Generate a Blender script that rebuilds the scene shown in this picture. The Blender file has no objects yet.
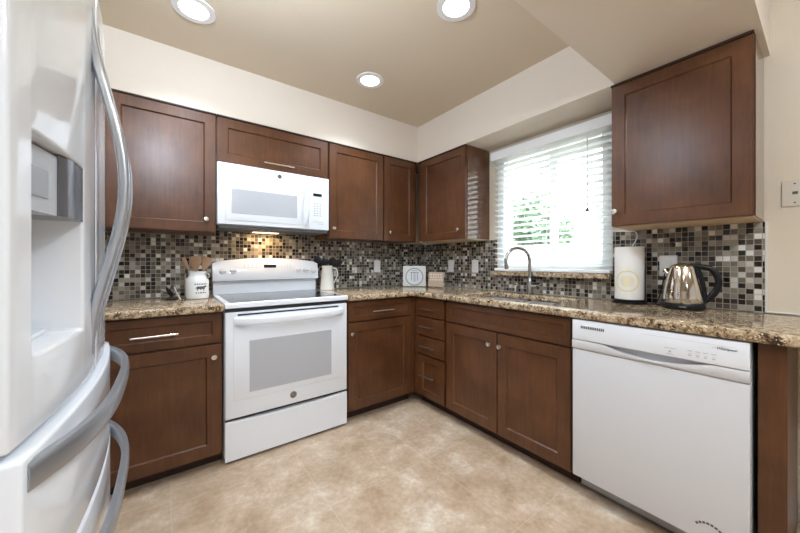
import bpy, bmesh, math, random
from mathutils import Vector, Matrix
random.seed(7)
S = bpy.context.scene
C = S.collection
PI = math.pi

# ------------------------------------------------------------------ camera
F_PX, YAW, CX, CY, CAMH = 317.2857, 0.6402, 402.0959, 262.324, 1.1478
cd = bpy.data.cameras.new('camera')
cam = bpy.data.objects.new('camera', cd); C.objects.link(cam)
cam.location = (0, 0, CAMH)
cam.rotation_euler = (PI/2, 0, -YAW)
cd.sensor_width = 36.0
cd.lens = F_PX/800*36.0
cd.shift_x = -(CX-400)/800
cd.shift_y = -(266.5-CY)/800
cd.clip_start = 0.02
S.camera = cam

# ------------------------------------------------------------------ world, sun, big lights, exposure
w = bpy.data.worlds.new('sky'); S.world = w; w.use_nodes = True
bg = w.node_tree.nodes['Background']
bg.inputs[0].default_value = (0.95, 0.98, 1.0, 1); bg.inputs[1].default_value = 6.5

def area(name, loc, rot, sx, sy, power, col=(1, 1, 1)):
    l = bpy.data.lights.new(name, 'AREA'); l.shape = 'RECTANGLE'; l.size = sx; l.size_y = sy
    l.energy = power; l.color = col
    o = bpy.data.objects.new(name, l); C.objects.link(o); o.location = loc; o.rotation_euler = rot
    return o
sl = bpy.data.lights.new('sun', 'SUN'); sl.energy = 4.0; sl.angle = 0.02
so = bpy.data.objects.new('sun', sl); C.objects.link(so)
so.rotation_euler = Vector((0.55, 0.25, -0.8)).to_track_quat('-Z', 'Y').to_euler()
# added fill from behind the camera, standing in for unseen glazing
area('added_rear_fill', (0.3, -4.3, 1.3), (PI/2, 0, 0), 3.4, 2.0, 6, (0.80, 0.96, 1.18))
area('added_left_fill', (-3.3, -1.6, 1.45), (0, -PI/2, 0), 1.4, 2.2, 2, (0.80, 0.96, 1.18))  # added fill from the left; no window is built there
# the photographer's flash head, up beside the dropped beam
fl = bpy.data.lights.new('flash_head', 'AREA'); fl.shape = 'DISK'; fl.size = 0.19; fl.energy = 13; fl.color = (0.80, 0.96, 1.18)
fo = bpy.data.objects.new('flash_head', fl); C.objects.link(fo); fo.location = (-0.05, 0.88, 2.20)
fo.rotation_euler = Vector((0.62, 0.78, 0.12)).to_track_quat('-Z', 'Y').to_euler()
ul = bpy.data.lights.new('flash_bounced_up', 'AREA'); ul.shape = 'DISK'; ul.size = 0.30; ul.energy = 14; ul.color = (0.86, 0.98, 1.14)
uo = bpy.data.objects.new('flash_bounced_up', ul); C.objects.link(uo); uo.location = (-0.05, 0.84, 1.95)
uo.rotation_euler = Vector((0.35, 0.45, 1.0)).to_track_quat('-Z', 'Y').to_euler()
ul2 = bpy.data.lights.new('added_upward_fill', 'AREA'); ul2.shape = 'DISK'; ul2.size = 0.30; ul2.energy = 46; ul2.color = (0.86, 0.98, 1.14)  # added fill aimed at the ceiling behind the beam, lifts the right wall
uo2 = bpy.data.objects.new('added_upward_fill', ul2); C.objects.link(uo2); uo2.location = (0.4, -0.9, 1.95)
uo2.rotation_euler = Vector((0.25, 0.0, 1.0)).to_track_quat('-Z', 'Y').to_euler()
S.view_settings.view_transform = 'Standard'
S.view_settings.look = 'None'
S.view_settings.gamma = 1.0
S.view_settings.use_curve_mapping = False
S.view_settings.exposure = -0.22

# ------------------------------------------------------------------ materials
def newmat(name):
    m = bpy.data.materials.new(name); m.use_nodes = True
    nt = m.node_tree; b = nt.nodes['Principled BSDF']
    return m, nt, b
def N(nt, t, **kw):
    n = nt.nodes.new(t)
    for k, v in kw.items(): setattr(n, k, v)
    return n
def plain(name, col, rough=0.5, metal=0.0, coat=0.0, spec=0.5, bump=0.0, bscale=200):
    m, nt, b = newmat(name)
    b.inputs['Base Color'].default_value = (*col, 1); b.inputs['Roughness'].default_value = rough
    b.inputs['Metallic'].default_value = metal; b.inputs['Coat Weight'].default_value = coat
    b.inputs['Specular IOR Level'].default_value = spec
    geo = N(nt, 'ShaderNodeNewGeometry')
    nz = N(nt, 'ShaderNodeTexNoise'); nz.inputs['Scale'].default_value = bscale; nz.inputs['Detail'].default_value = 3
    nt.links.new(geo.outputs['Position'], nz.inputs['Vector'])
    mr = N(nt, 'ShaderNodeMapRange'); mr.inputs[3].default_value = max(0, rough-0.03); mr.inputs[4].default_value = min(1, rough+0.03)
    nt.links.new(nz.outputs[0], mr.inputs[0]); nt.links.new(mr.outputs[0], b.inputs['Roughness'])
    if bump:
        bp = N(nt, 'ShaderNodeBump'); bp.inputs['Strength'].default_value = bump; bp.inputs['Distance'].default_value = 0.004
        nt.links.new(nz.outputs[0], bp.inputs['Height']); nt.links.new(bp.outputs[0], b.inputs['Normal'])
    return m
def emis(name, col, s):
    m = bpy.data.materials.new(name); m.use_nodes = True; nt = m.node_tree
    nt.nodes.remove(nt.nodes['Principled BSDF'])
    e = N(nt, 'ShaderNodeEmission'); e.inputs[0].default_value = (*col, 1); e.inputs[1].default_value = s
    nt.links.new(e.outputs[0], nt.nodes['Material Output'].inputs[0]); return m
def ramp(nt, stops, interp='LINEAR'):
    r = N(nt, 'ShaderNodeValToRGB'); cr = r.color_ramp; cr.interpolation = interp
    while len(cr.elements) > 1: cr.elements.remove(cr.elements[-1])
    cr.elements[0].position = stops[0][0]; cr.elements[0].color = (*stops[0][1], 1)
    for p, c in stops[1:]:
        e = cr.elements.new(p); e.color = (*c, 1)
    return r

def wood_mat(name, dark, mid, light, rough=0.30, coat=0.25, crough=0.29):
    m, nt, b = newmat(name)
    geo = N(nt, 'ShaderNodeNewGeometry'); oi = N(nt, 'ShaderNodeObjectInfo')
    off = N(nt, 'ShaderNodeVectorMath', operation='SCALE'); off.inputs[0].default_value = (7.3, 5.1, 3.7)
    nt.links.new(oi.outputs['Random'], off.inputs['Scale'])
    add = N(nt, 'ShaderNodeVectorMath', operation='ADD')
    nt.links.new(geo.outputs['Position'], add.inputs[0]); nt.links.new(off.outputs[0], add.inputs[1])
    mp = N(nt, 'ShaderNodeMapping'); mp.inputs['Scale'].default_value = (1, 1, 0.10)
    nt.links.new(add.outputs[0], mp.inputs['Vector'])
    g = N(nt, 'ShaderNodeTexNoise'); g.inputs['Scale'].default_value = 60; g.inputs['Detail'].default_value = 5; g.inputs['Roughness'].default_value = 0.65
    nt.links.new(mp.outputs[0], g.inputs['Vector'])
    bl = N(nt, 'ShaderNodeTexNoise'); bl.inputs['Scale'].default_value = 7; bl.inputs['Detail'].default_value = 4
    nt.links.new(add.outputs[0], bl.inputs['Vector'])
    mx = N(nt, 'ShaderNodeMix', data_type='FLOAT'); mx.inputs[0].default_value = 0.55
    nt.links.new(g.outputs[0], mx.inputs[2]); nt.links.new(bl.outputs[0], mx.inputs[3])
    r = ramp(nt, [(0.30, dark), (0.5, mid), (0.72, light)])
    nt.links.new(mx.outputs[0], r.inputs[0]); nt.links.new(r.outputs[0], b.inputs['Base Color'])
    b.inputs['Roughness'].default_value = rough; b.inputs['Specular IOR Level'].default_value = 0.2; b.inputs['Coat Weight'].default_value = coat; b.inputs['Coat Roughness'].default_value = crough
    bp = N(nt, 'ShaderNodeBump'); bp.inputs['Strength'].default_value = 0.05; bp.inputs['Distance'].default_value = 0.002
    nt.links.new(g.outputs[0], bp.inputs['Height']); nt.links.new(bp.outputs[0], b.inputs['Normal'])
    return m

def granite_mat():
    m, nt, b = newmat('granite')
    geo = N(nt, 'ShaderNodeNewGeometry')
    n1 = N(nt, 'ShaderNodeTexNoise'); n1.inputs['Scale'].default_value = 34; n1.inputs['Detail'].default_value = 6; n1.inputs['Roughness'].default_value = 0.72; n1.inputs['Distortion'].default_value = 0.8
    n2 = N(nt, 'ShaderNodeTexNoise'); n2.inputs['Scale'].default_value = 75; n2.inputs['Detail'].default_value = 4; n2.inputs['Roughness'].default_value = 0.7
    v = N(nt, 'ShaderNodeTexVoronoi'); v.inputs['Scale'].default_value = 170
    for n in (n1, n2, v): nt.links.new(geo.outputs['Position'], n.inputs['Vector'])
    r1 = ramp(nt, [(0.37, (0.030, 0.019, 0.012)), (0.43, (0.15, 0.090, 0.045)), (0.49, (0.33, 0.225, 0.125)), (0.56, (0.48, 0.36, 0.225)), (0.67, (0.62, 0.52, 0.38))])
    nt.links.new(n1.outputs[0], r1.inputs[0])
    r2 = ramp(nt, [(0.36, (1, 1, 1)), (0.43, (0, 0, 0))])
    nt.links.new(n2.outputs[0], r2.inputs[0])
    mx = N(nt, 'ShaderNodeMix', data_type='RGBA')
    nt.links.new(r2.outputs[0], mx.inputs[0]); nt.links.new(r1.outputs[0], mx.inputs[6]); mx.inputs[7].default_value = (0.04, 0.028, 0.02, 1)
    sep = N(nt, 'ShaderNodeSeparateColor'); nt.links.new(v.outputs['Color'], sep.inputs[0])
    r3 = ramp(nt, [(0.90, (0, 0, 0)), (0.93, (1, 1, 1))]); nt.links.new(sep.outputs[0], r3.inputs[0])
    mx2 = N(nt, 'ShaderNodeMix', data_type='RGBA')
    nt.links.new(r3.outputs[0], mx2.inputs[0]); nt.links.new(mx.outputs[2], mx2.inputs[6]); mx2.inputs[7].default_value = (0.62, 0.54, 0.41, 1)
    nt.links.new(mx2.outputs[2], b.inputs['Base Color'])
    b.inputs['Roughness'].default_value = 0.12
    return m

def mosaic_mat(name, axis, pitch=0.0262):
    m, nt, b = newmat(name)
    geo = N(nt, 'ShaderNodeNewGeometry'); sx = N(nt, 'ShaderNodeSeparateXYZ'); nt.links.new(geo.outputs['Position'], sx.inputs[0])
    cb = N(nt, 'ShaderNodeCombineXYZ')
    nt.links.new(sx.outputs[axis], cb.inputs[0]); nt.links.new(sx.outputs[2], cb.inputs[1])
    sc = N(nt, 'ShaderNodeVectorMath', operation='SCALE'); sc.inputs['Scale'].default_value = 1/pitch
    nt.links.new(cb.outputs[0], sc.inputs[0])
    fl = N(nt, 'ShaderNodeVectorMath', operation='FLOOR'); nt.links.new(sc.outputs[0], fl.inputs[0])
    fr = N(nt, 'ShaderNodeVectorMath', operation='FRACTION'); nt.links.new(sc.outputs[0], fr.inputs[0])
    wn = N(nt, 'ShaderNodeTexWhiteNoise', noise_dimensions='2D'); nt.links.new(fl.outputs[0], wn.inputs['Vector'])
    r = ramp(nt, [(0.0, (0.012, 0.009, 0.007)), (0.20, (0.030, 0.021, 0.015)), (0.31, (0.085, 0.068, 0.050)), (0.45, (0.155, 0.130, 0.100)), (0.60, (0.235, 0.205, 0.160)), (0.76, (0.34, 0.305, 0.25)), (0.88, (0.54, 0.51, 0.45)), (0.95, (0.74, 0.72, 0.66))], 'CONSTANT')
    nt.links.new(wn.outputs['Value'], r.inputs[0])
    fs = N(nt, 'ShaderNodeSeparateXYZ'); nt.links.new(fr.outputs[0], fs.inputs[0])
    def edge(o):
        a = N(nt, 'ShaderNodeMath', operation='SUBTRACT'); nt.links.new(o, a.inputs[0]); a.inputs[1].default_value = 0.5
        c = N(nt, 'ShaderNodeMath', operation='ABSOLUTE'); nt.links.new(a.outputs[0], c.inputs[0]); return c.outputs[0]
    mxm = N(nt, 'ShaderNodeMath', operation='MAXIMUM')
    nt.links.new(edge(fs.outputs[0]), mxm.inputs[0]); nt.links.new(edge(fs.outputs[1]), mxm.inputs[1])
    gm = N(nt, 'ShaderNodeMapRange'); gm.inputs[1].default_value = 0.435; gm.inputs[2].default_value = 0.455
    nt.links.new(mxm.outputs[0], gm.inputs[0])
    mx = N(nt, 'ShaderNodeMix', data_type='RGBA'); nt.links.new(gm.outputs[0], mx.inputs[0])
    nt.links.new(r.outputs[0], mx.inputs[6]); mx.inputs[7].default_value = (0.36, 0.33, 0.28, 1)
    nt.links.new(mx.outputs[2], b.inputs['Base Color']); b.inputs['Specular IOR Level'].default_value = 0.35
    wr = N(nt, 'ShaderNodeSeparateColor'); nt.links.new(wn.outputs['Color'], wr.inputs[0])
    rr = N(nt, 'ShaderNodeMapRange'); rr.inputs[1].default_value = 0.3; rr.inputs[2].default_value = 0.7; rr.inputs[3].default_value = 0.08; rr.inputs[4].default_value = 0.4
    nt.links.new(wr.outputs[1], rr.inputs[0])
    rg = N(nt, 'ShaderNodeMix', data_type='FLOAT'); nt.links.new(gm.outputs[0], rg.inputs[0]); nt.links.new(rr.outputs[0], rg.inputs[2]); rg.inputs[3].default_value = 0.85
    nt.links.new(rg.outputs[0], b.inputs['Roughness'])
    bp = N(nt, 'ShaderNodeBump', invert=True); bp.inputs['Strength'].default_value = 0.4; bp.inputs['Distance'].default_value = 0.002
    nt.links.new(gm.outputs[0], bp.inputs['Height']); nt.links.new(bp.outputs[0], b.inputs['Normal'])
    return m

def floor_mat():
    m, nt, b = newmat('travertine_tile')
    geo = N(nt, 'ShaderNodeNewGeometry')
    mp = N(nt, 'ShaderNodeMapping'); mp.inputs['Location'].default_value = (-0.02, -0.20, 0)
    nt.links.new(geo.outputs['Position'], mp.inputs[0])
    sc = N(nt, 'ShaderNodeVectorMath', operation='SCALE'); sc.inputs['Scale'].default_value = 1/0.60
    nt.links.new(mp.outputs[0], sc.inputs[0])
    fl = N(nt, 'ShaderNodeVectorMath', operation='FLOOR'); nt.links.new(sc.outputs[0], fl.inputs[0])
    fr = N(nt, 'ShaderNodeVectorMath', operation='FRACTION'); nt.links.new(sc.outputs[0], fr.inputs[0])
    wn = N(nt, 'ShaderNodeTexWhiteNoise', noise_dimensions='2D'); nt.links.new(fl.outputs[0], wn.inputs['Vector'])
    off = N(nt, 'ShaderNodeVectorMath', operation='MULTIPLY_ADD'); nt.links.new(wn.outputs['Color'], off.inputs[0]); off.inputs[1].default_value = (0.05, 0.05, 0.05)
    nt.links.new(geo.outputs['Position'], off.inputs[2])
    n1 = N(nt, 'ShaderNodeTexNoise'); n1.inputs['Scale'].default_value = 5.2; n1.inputs['Detail'].default_value = 12; n1.inputs['Roughness'].default_value = 0.70; n1.inputs['Distortion'].default_value = 0.15
    nt.links.new(off.outputs[0], n1.inputs['Vector'])
    r = ramp(nt, [(0.30, (0.36, 0.245, 0.15)), (0.44, (0.47, 0.34, 0.225)), (0.54, (0.55, 0.415, 0.295)), (0.62, (0.64, 0.525, 0.40)), (0.70, (0.77, 0.69, 0.58))])
    nt.links.new(n1.outputs[0], r.inputs[0])
    n2 = N(nt, 'ShaderNodeTexNoise'); n2.inputs['Scale'].default_value = 40; n2.inputs['Detail'].default_value = 4
    nt.links.new(geo.outputs['Position'], n2.inputs['Vector'])
    m2 = N(nt, 'ShaderNodeMix', data_type='RGBA', blend_type='OVERLAY'); m2.inputs[0].default_value = 0.2
    nt.links.new(r.outputs[0], m2.inputs[6]); nt.links.new(n2.outputs[0], m2.inputs[7])
    fs = N(nt, 'ShaderNodeSeparateXYZ'); nt.links.new(fr.outputs[0], fs.inputs[0])
    outs = []
    for k in (0, 1):
        a = N(nt, 'ShaderNodeMath', operation='SUBTRACT'); nt.links.new(fs.outputs[k], a.inputs[0]); a.inputs[1].default_value = 0.5
        c = N(nt, 'ShaderNodeMath', operation='ABSOLUTE'); nt.links.new(a.outputs[0], c.inputs[0]); outs.append(c.outputs[0])
    mxm = N(nt, 'ShaderNodeMath', operation='MAXIMUM'); nt.links.new(outs[0], mxm.inputs[0]); nt.links.new(outs[1], mxm.inputs[1])
    gm = N(nt, 'ShaderNodeMapRange'); gm.inputs[1].default_value = 0.4945; gm.inputs[2].default_value = 0.4965; nt.links.new(mxm.outputs[0], gm.inputs[0])
    gmm = N(nt, 'ShaderNodeMath', operation='MULTIPLY'); nt.links.new(gm.outputs[0], gmm.inputs[0]); gmm.inputs[1].default_value = 0.25
    mx = N(nt, 'ShaderNodeMix', data_type='RGBA'); nt.links.new(gmm.outputs[0], mx.inputs[0]); nt.links.new(m2.outputs[2], mx.inputs[6])
    mx.inputs[7].default_value = (0.68, 0.58, 0.46, 1)
    nt.links.new(mx.outputs[2], b.inputs['Base Color'])
    b.inputs['Roughness'].default_value = 0.36
    bp = N(nt, 'ShaderNodeBump', invert=True); bp.inputs['Strength'].default_value = 0.15; bp.inputs['Distance'].default_value = 0.002
    nt.links.new(gm.outputs[0], bp.inputs['Height']); nt.links.new(bp.outputs[0], b.inputs['Normal'])
    return m

def steel_mat(name, col=(0.62, 0.62, 0.63), rough=0.22):
    m, nt, b = newmat(name)
    b.inputs['Metallic'].default_value = 1; b.inputs['Base Color'].default_value = (*col, 1)
    geo = N(nt, 'ShaderNodeNewGeometry'); mp = N(nt, 'ShaderNodeMapping'); mp.inputs['Scale'].default_value = (4, 4, 220)
    nt.links.new(geo.outputs['Position'], mp.inputs[0])
    nz = N(nt, 'ShaderNodeTexNoise'); nz.inputs['Scale'].default_value = 2; nt.links.new(mp.outputs[0], nz.inputs['Vector'])
    mr = N(nt, 'ShaderNodeMapRange'); mr.inputs[3].default_value = max(0.02, rough-0.06); mr.inputs[4].default_value = rough+0.06
    nt.links.new(nz.outputs[0], mr.inputs[0]); nt.links.new(mr.outputs[0], b.inputs['Roughness'])
    return m
def glass_mat(name, tint=(1, 1, 1)):
    m = bpy.data.materials.new(name); m.use_nodes = True; nt = m.node_tree
    nt.nodes.remove(nt.nodes['Principled BSDF'])
    t = N(nt, 'ShaderNodeBsdfTransparent'); t.inputs[0].default_value = (*tint, 1)
    g = N(nt, 'ShaderNodeBsdfGlossy'); g.inputs['Roughness'].default_value = 0.02
    lw = N(nt, 'ShaderNodeLayerWeight'); pw = N(nt, 'ShaderNodeMath', operation='POWER'); pw.inputs[1].default_value = 5
    f = N(nt, 'ShaderNodeMath', operation='MULTIPLY_ADD'); f.inputs[1].default_value = 0.9; f.inputs[2].default_value = 0.04
    nt.links.new(lw.outputs['Facing'], pw.inputs[0]); nt.links.new(pw.outputs[0], f.inputs[0])
    mx = N(nt, 'ShaderNodeMixShader')
    nt.links.new(f.outputs[0], mx.inputs[0]); nt.links.new(t.outputs[0], mx.inputs[1]); nt.links.new(g.outputs[0], mx.inputs[2])
    nt.links.new(mx.outputs[0], nt.nodes['Material Output'].inputs[0]); return m
def ring_print_mat(name, base, ink, cz, th0, rad, r_ring):
    """paper with a printed ring and a round fruit in it, in the roll's own cylinder coordinates"""
    m, nt, b = newmat(name)
    tc = N(nt, 'ShaderNodeTexCoord'); sp = N(nt, 'ShaderNodeSeparateXYZ'); nt.links.new(tc.outputs['Object'], sp.inputs[0])
    at = N(nt, 'ShaderNodeMath', operation='ARCTAN2'); nt.links.new(sp.outputs[1], at.inputs[0]); nt.links.new(sp.outputs[0], at.inputs[1])
    # th0 is kept away from the +-pi jump by mirroring x
    d = N(nt, 'ShaderNodeMath', operation='SUBTRACT'); nt.links.new(at.outputs[0], d.inputs[0]); d.inputs[1].default_value = th0
    wr = N(nt, 'ShaderNodeMath', operation='WRAP'); nt.links.new(d.outputs[0], wr.inputs[0]); wr.inputs[1].default_value = PI; wr.inputs[2].default_value = -PI
    ar = N(nt, 'ShaderNodeMath', operation='MULTIPLY'); nt.links.new(wr.outputs[0], ar.inputs[0]); ar.inputs[1].default_value = rad
    dz = N(nt, 'ShaderNodeMath', operation='SUBTRACT'); nt.links.new(sp.outputs[2], dz.inputs[0]); dz.inputs[1].default_value = cz
    cb = N(nt, 'ShaderNodeCombineXYZ'); nt.links.new(ar.outputs[0], cb.inputs[0]); nt.links.new(dz.outputs[0], cb.inputs[1])
    ln = N(nt, 'ShaderNodeVectorMath', operation='LENGTH'); nt.links.new(cb.outputs[0], ln.inputs[0])
    k = 1.0/(r_ring*2)
    sc = N(nt, 'ShaderNodeMath', operation='MULTIPLY'); nt.links.new(ln.outputs['Value'], sc.inputs[0]); sc.inputs[1].default_value = k
    mid = tuple((a*0.45+c*0.55) for a, c in zip(base, ink))
    r = ramp(nt, [(0.0, mid), (0.27, base), (0.43, ink), (0.5, base)], 'CONSTANT')
    nt.links.new(sc.outputs[0], r.inputs[0]); nt.links.new(r.outputs[0], b.inputs['Base Color']); b.inputs['Roughness'].default_value = 0.8
    return m

M = {}
M['wall'] = plain('cream_wall_paint', (0.71, 0.62, 0.49), 0.75, bump=0.25, bscale=120)
M['ceiling'] = plain('tan_ceiling_paint', (0.67, 0.565, 0.43), 0.8, bump=0.2, bscale=120)
M['soffit'] = plain('cream_soffit_paint', (0.73, 0.65, 0.55), 0.75, bump=0.2, bscale=120)
M['floor'] = floor_mat()
M['cherry'] = wood_mat('cherry_wood', (0.058, 0.020, 0.0068), (0.098, 0.0355, 0.0118), (0.148, 0.059, 0.021), 0.45, 0.6)
M['cherry_gloss'] = wood_mat('glossy_cherry_panel', (0.058, 0.020, 0.0068), (0.098, 0.0355, 0.0118), (0.148, 0.059, 0.021), 0.45, 1.0, 0.06)
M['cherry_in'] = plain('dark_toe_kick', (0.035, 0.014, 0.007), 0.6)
M['maple'] = plain('pale_maple_ply', (0.62, 0.46, 0.29), 0.5)
M['granite'] = granite_mat()
M['mosaic_back'] = mosaic_mat('glass_stone_mosaic_back', 0)
M['mosaic_right'] = mosaic_mat('glass_stone_mosaic_right', 1)
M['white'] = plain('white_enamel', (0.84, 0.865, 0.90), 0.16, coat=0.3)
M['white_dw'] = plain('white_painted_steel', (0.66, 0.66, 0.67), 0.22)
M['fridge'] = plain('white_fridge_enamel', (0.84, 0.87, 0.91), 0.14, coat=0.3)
M['fridge_side'] = plain('white_textured_side', (0.72, 0.73, 0.75), 0.5)
M['white_pl'] = plain('white_plastic', (0.82, 0.81, 0.79), 0.35)
M['grey_glass'] = plain('grey_screen_glass', (0.46, 0.47, 0.49), 0.12)
M['grey_line'] = plain('grey_print', (0.48, 0.48, 0.50), 0.5)
M['seam'] = plain('painted_gap_shade', (0.02, 0.02, 0.022), 0.7)  # near-black filler, paints in the shade of gaps and slots
M['black'] = plain('black_plastic', (0.008, 0.008, 0.009), 0.32, spec=0.3)
M['black_glass'] = plain('black_ceramic_glass', (0.015, 0.016, 0.02), 0.05)
M['steel'] = steel_mat('brushed_steel')
M['sink_steel'] = steel_mat('satin_sink_steel', (0.75, 0.75, 0.76), 0.42)
M['nickel'] = steel_mat('satin_nickel', (0.72, 0.68, 0.62), 0.25)
M['faucet'] = steel_mat('faucet_steel', (0.42, 0.41, 0.40), 0.25)
M['mirror_steel'] = steel_mat('polished_steel', (0.70, 0.66, 0.60), 0.08)
M['handle_grey'] = plain('silver_painted_handle', (0.50, 0.53, 0.58), 0.25, metal=0.6)
M['bar_grey'] = plain('grey_metallic_handle', (0.33, 0.34, 0.36), 0.3, metal=0.6)
M['slat'] = plain('white_blind_slat', (0.84, 0.86, 0.86), 0.45)
def slat_mat():
    m, nt, b = newmat('white_translucent_slat')
    b.inputs['Base Color'].default_value = (0.92, 0.93, 0.93, 1); b.inputs['Roughness'].default_value = 0.45
    t = N(nt, 'ShaderNodeBsdfTranslucent'); t.inputs[0].default_value = (0.92, 0.94, 0.94, 1)
    mx = N(nt, 'ShaderNodeMixShader'); mx.inputs[0].default_value = 0.72
    nt.links.new(b.outputs[0], mx.inputs[1]); nt.links.new(t.outputs[0], mx.inputs[2]); nt.links.new(mx.outputs[0], nt.nodes['Material Output'].inputs[0])
    return m
M['slat'] = slat_mat()
M['vinyl'] = plain('white_vinyl', (0.92, 0.93, 0.92), 0.35)
M['glass'] = glass_mat('window_glass', (0.97, 0.99, 0.98))
M['lamp'] = emis('lamp_lens', (1.0, 0.99, 0.97), 9)
M['warm_lamp'] = emis('hood_lamp_lens', (1.0, 0.72, 0.40), 6)
M['lamp_trim'] = plain('lamp_trim_white', (0.80, 0.78, 0.76), 0.3)
M['spoon'] = plain('spatula_wood', (0.40, 0.24, 0.14), 0.6)
M['crock'] = plain('white_crock_glaze', (0.80, 0.80, 0.79), 0.25)
M['cream'] = plain('cream_pitcher_glaze', (0.74, 0.73, 0.68), 0.3)
M['bronze'] = plain('dark_bronze_leaf', (0.045, 0.032, 0.024), 0.5, metal=0.2)
M['plate'] = plain('pale_grey_tile', (0.55, 0.54, 0.50), 0.3)
M['plate_in'] = plain('pale_blue_grey_disc', (0.56, 0.58, 0.58), 0.3)
M['ring_grey'] = plain('slate_grey_glaze', (0.20, 0.20, 0.20), 0.4)
M['plaque'] = plain('beige_stone', (0.42, 0.31, 0.22), 0.6, bump=0.3, bscale=90)
M['plaque_l'] = plain('light_beige_relief', (0.62, 0.52, 0.42), 0.6)
M['ink'] = plain('dark_grey_ink', (0.09, 0.09, 0.09), 0.6)
M['ivory'] = plain('ivory_plastic', (0.66, 0.60, 0.50), 0.4)
M['caulk'] = plain('white_caulk', (0.72, 0.69, 0.63), 0.6)
M['leaf'] = plain('leaf_green', (0.30, 0.44, 0.30), 0.6)
M['leaf2'] = plain('pale_leaf_green', (0.48, 0.60, 0.48), 0.6)
M['bark'] = plain('bark', (0.16, 0.11, 0.08), 0.9)
M['fence'] = plain('pale_block_wall', (0.72, 0.70, 0.68), 0.8)
M['yard'] = plain('pale_gravel_yard', (0.55, 0.52, 0.47), 0.9)
M['towel'] = ring_print_mat('printed_paper_towel', (0.80, 0.77, 0.73), (0.76, 0.66, 0.30), -0.045, PI*1.05, 0.07, 0.060)

# ------------------------------------------------------------------ mesh helpers
def wl(o):
    v = Vector((0, 0, 0))
    while o is not None:
        v += o.location; o = o.parent
    return v
def obj(name, bm, mat, parent=None, smooth=False, origin=None):
    """link bm (built in world coordinates) as ONE mesh object"""
    me = bpy.data.meshes.new(name)
    o = bpy.data.objects.new(name, me); C.objects.link(o)
    if origin is not None: o.location = origin if parent is None else Vector(origin)-wl(parent)
    if parent is not None: o.parent = parent
    off = wl(o)
    bmesh.ops.translate(bm, verts=bm.verts, vec=-off)
    bmesh.ops.recalc_face_normals(bm, faces=bm.faces)
    bm.to_mesh(me); bm.free()
    mats = mat if isinstance(mat, (list, tuple)) else [mat]
    for mm in mats: me.materials.append(mm)
    if smooth:
        me.shade_smooth()
        try: me.set_sharp_from_angle(angle=math.radians(38))
        except Exception: pass
    return o
def thing(name, label, cat, loc, group=None):
    o = bpy.data.objects.new(name, None); C.objects.link(o); o.location = loc; o.empty_display_size = 0.05
    o['label'] = label; o['category'] = cat
    if group: o['group'] = group
    return o
def tag(o, label, cat, group=None):
    o['label'] = label; o['category'] = cat
    if group: o['group'] = group
    return o
def struct(o): o['kind'] = 'structure'; return o
def B(): return bmesh.new()
def box(bm, x0, x1, y0, y1, z0, z1, bev=0.0, seg=2):
    x0, x1 = sorted((x0, x1)); y0, y1 = sorted((y0, y1)); z0, z1 = sorted((z0, z1))
    vs = [bm.verts.new(p) for p in ((x0,y0,z0),(x1,y0,z0),(x1,y1,z0),(x0,y1,z0),(x0,y0,z1),(x1,y0,z1),(x1,y1,z1),(x0,y1,z1))]
    fs = [bm.faces.new([vs[i] for i in q]) for q in ((3,2,1,0),(4,5,6,7),(0,1,5,4),(1,2,6,5),(2,3,7,6),(3,0,4,7))]
    if bev:
        es = list({e for f in fs for e in f.edges})
        bmesh.ops.bevel(bm, geom=es, offset=bev, segments=seg, affect='EDGES', profile=0.5)
    return fs
class Fr:
    """a cabinet run: 'B' faces -y with outer face at y0, 'R' faces -x with outer face at x0; d>0 comes into the room"""
    def __init__(s, k, f): s.k, s.f = k, f
    def p(s, a, d, z): return Vector((a, s.f-d, z)) if s.k == 'B' else Vector((s.f-d, a, z))
    def n(s): return Vector((0, -1, 0)) if s.k == 'B' else Vector((-1, 0, 0))
    def t(s): return Vector((1, 0, 0)) if s.k == 'B' else Vector((0, 1, 0))
    def box(s, bm, a0, a1, d0, d1, z0, z1, bev=0.0, seg=2):
        p, q = s.p(a0, d0, z0), s.p(a1, d1, z1)
        return box(bm, p.x, q.x, p.y, q.y, p.z, q.z, bev, seg)
def shaker(fr, a0, a1, z0, z1, th=0.019, rail=0.060, rec=0.009):
    bm = B(); fs = fr.box(bm, a0, a1, -th, 0, z0, z1)
    bmesh.ops.recalc_face_normals(bm, faces=bm.faces)
    f = max(bm.faces, key=lambda f: f.normal.dot(fr.n()))
    outer = [e for e in bm.edges if not any(g is f for g in e.link_faces)]
    if rail:
        bmesh.ops.inset_individual(bm, faces=[f], thickness=rail, use_even_offset=True)
        bmesh.ops.inset_individual(bm, faces=[f], thickness=0.004, depth=-rec*0.75, use_even_offset=True)
        bmesh.ops.inset_individual(bm, faces=[f], thickness=0.003, depth=-rec*0.25, use_even_offset=True)
    n = fr.n(); dm = max(v.co.dot(n) for v in bm.verts)
    pmin = fr.p(a0, 0, z0); pmax = fr.p(a1, 0, z1)
    es = []
    for e in bm.edges:
        if all(abs(v.co.dot(n)-dm) < 1e-6 for v in e.verts):
            c = [v.co for v in e.verts]
            ax = 0 if fr.k == 'B' else 1
            if (all(abs(q[2]-z0) < 1e-6 for q in c) or all(abs(q[2]-z1) < 1e-6 for q in c) or all(abs(q[ax]-a0) < 1e-6 for q in c) or all(abs(q[ax]-a1) < 1e-6 for q in c)): es.append(e)
    bmesh.ops.bevel(bm, geom=es, offset=0.003, segments=2, affect='EDGES')
    return bm
def basis(axis):
    a = Vector(axis).normalized()
    u = a.orthogonal().normalized() if abs(a.z) < 0.99 else Vector((1, 0, 0))
    if abs(a.z) < 0.99: u = Vector((0, 0, 1)).cross(a).normalized()
    return a, u, a.cross(u).normalized()
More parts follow.
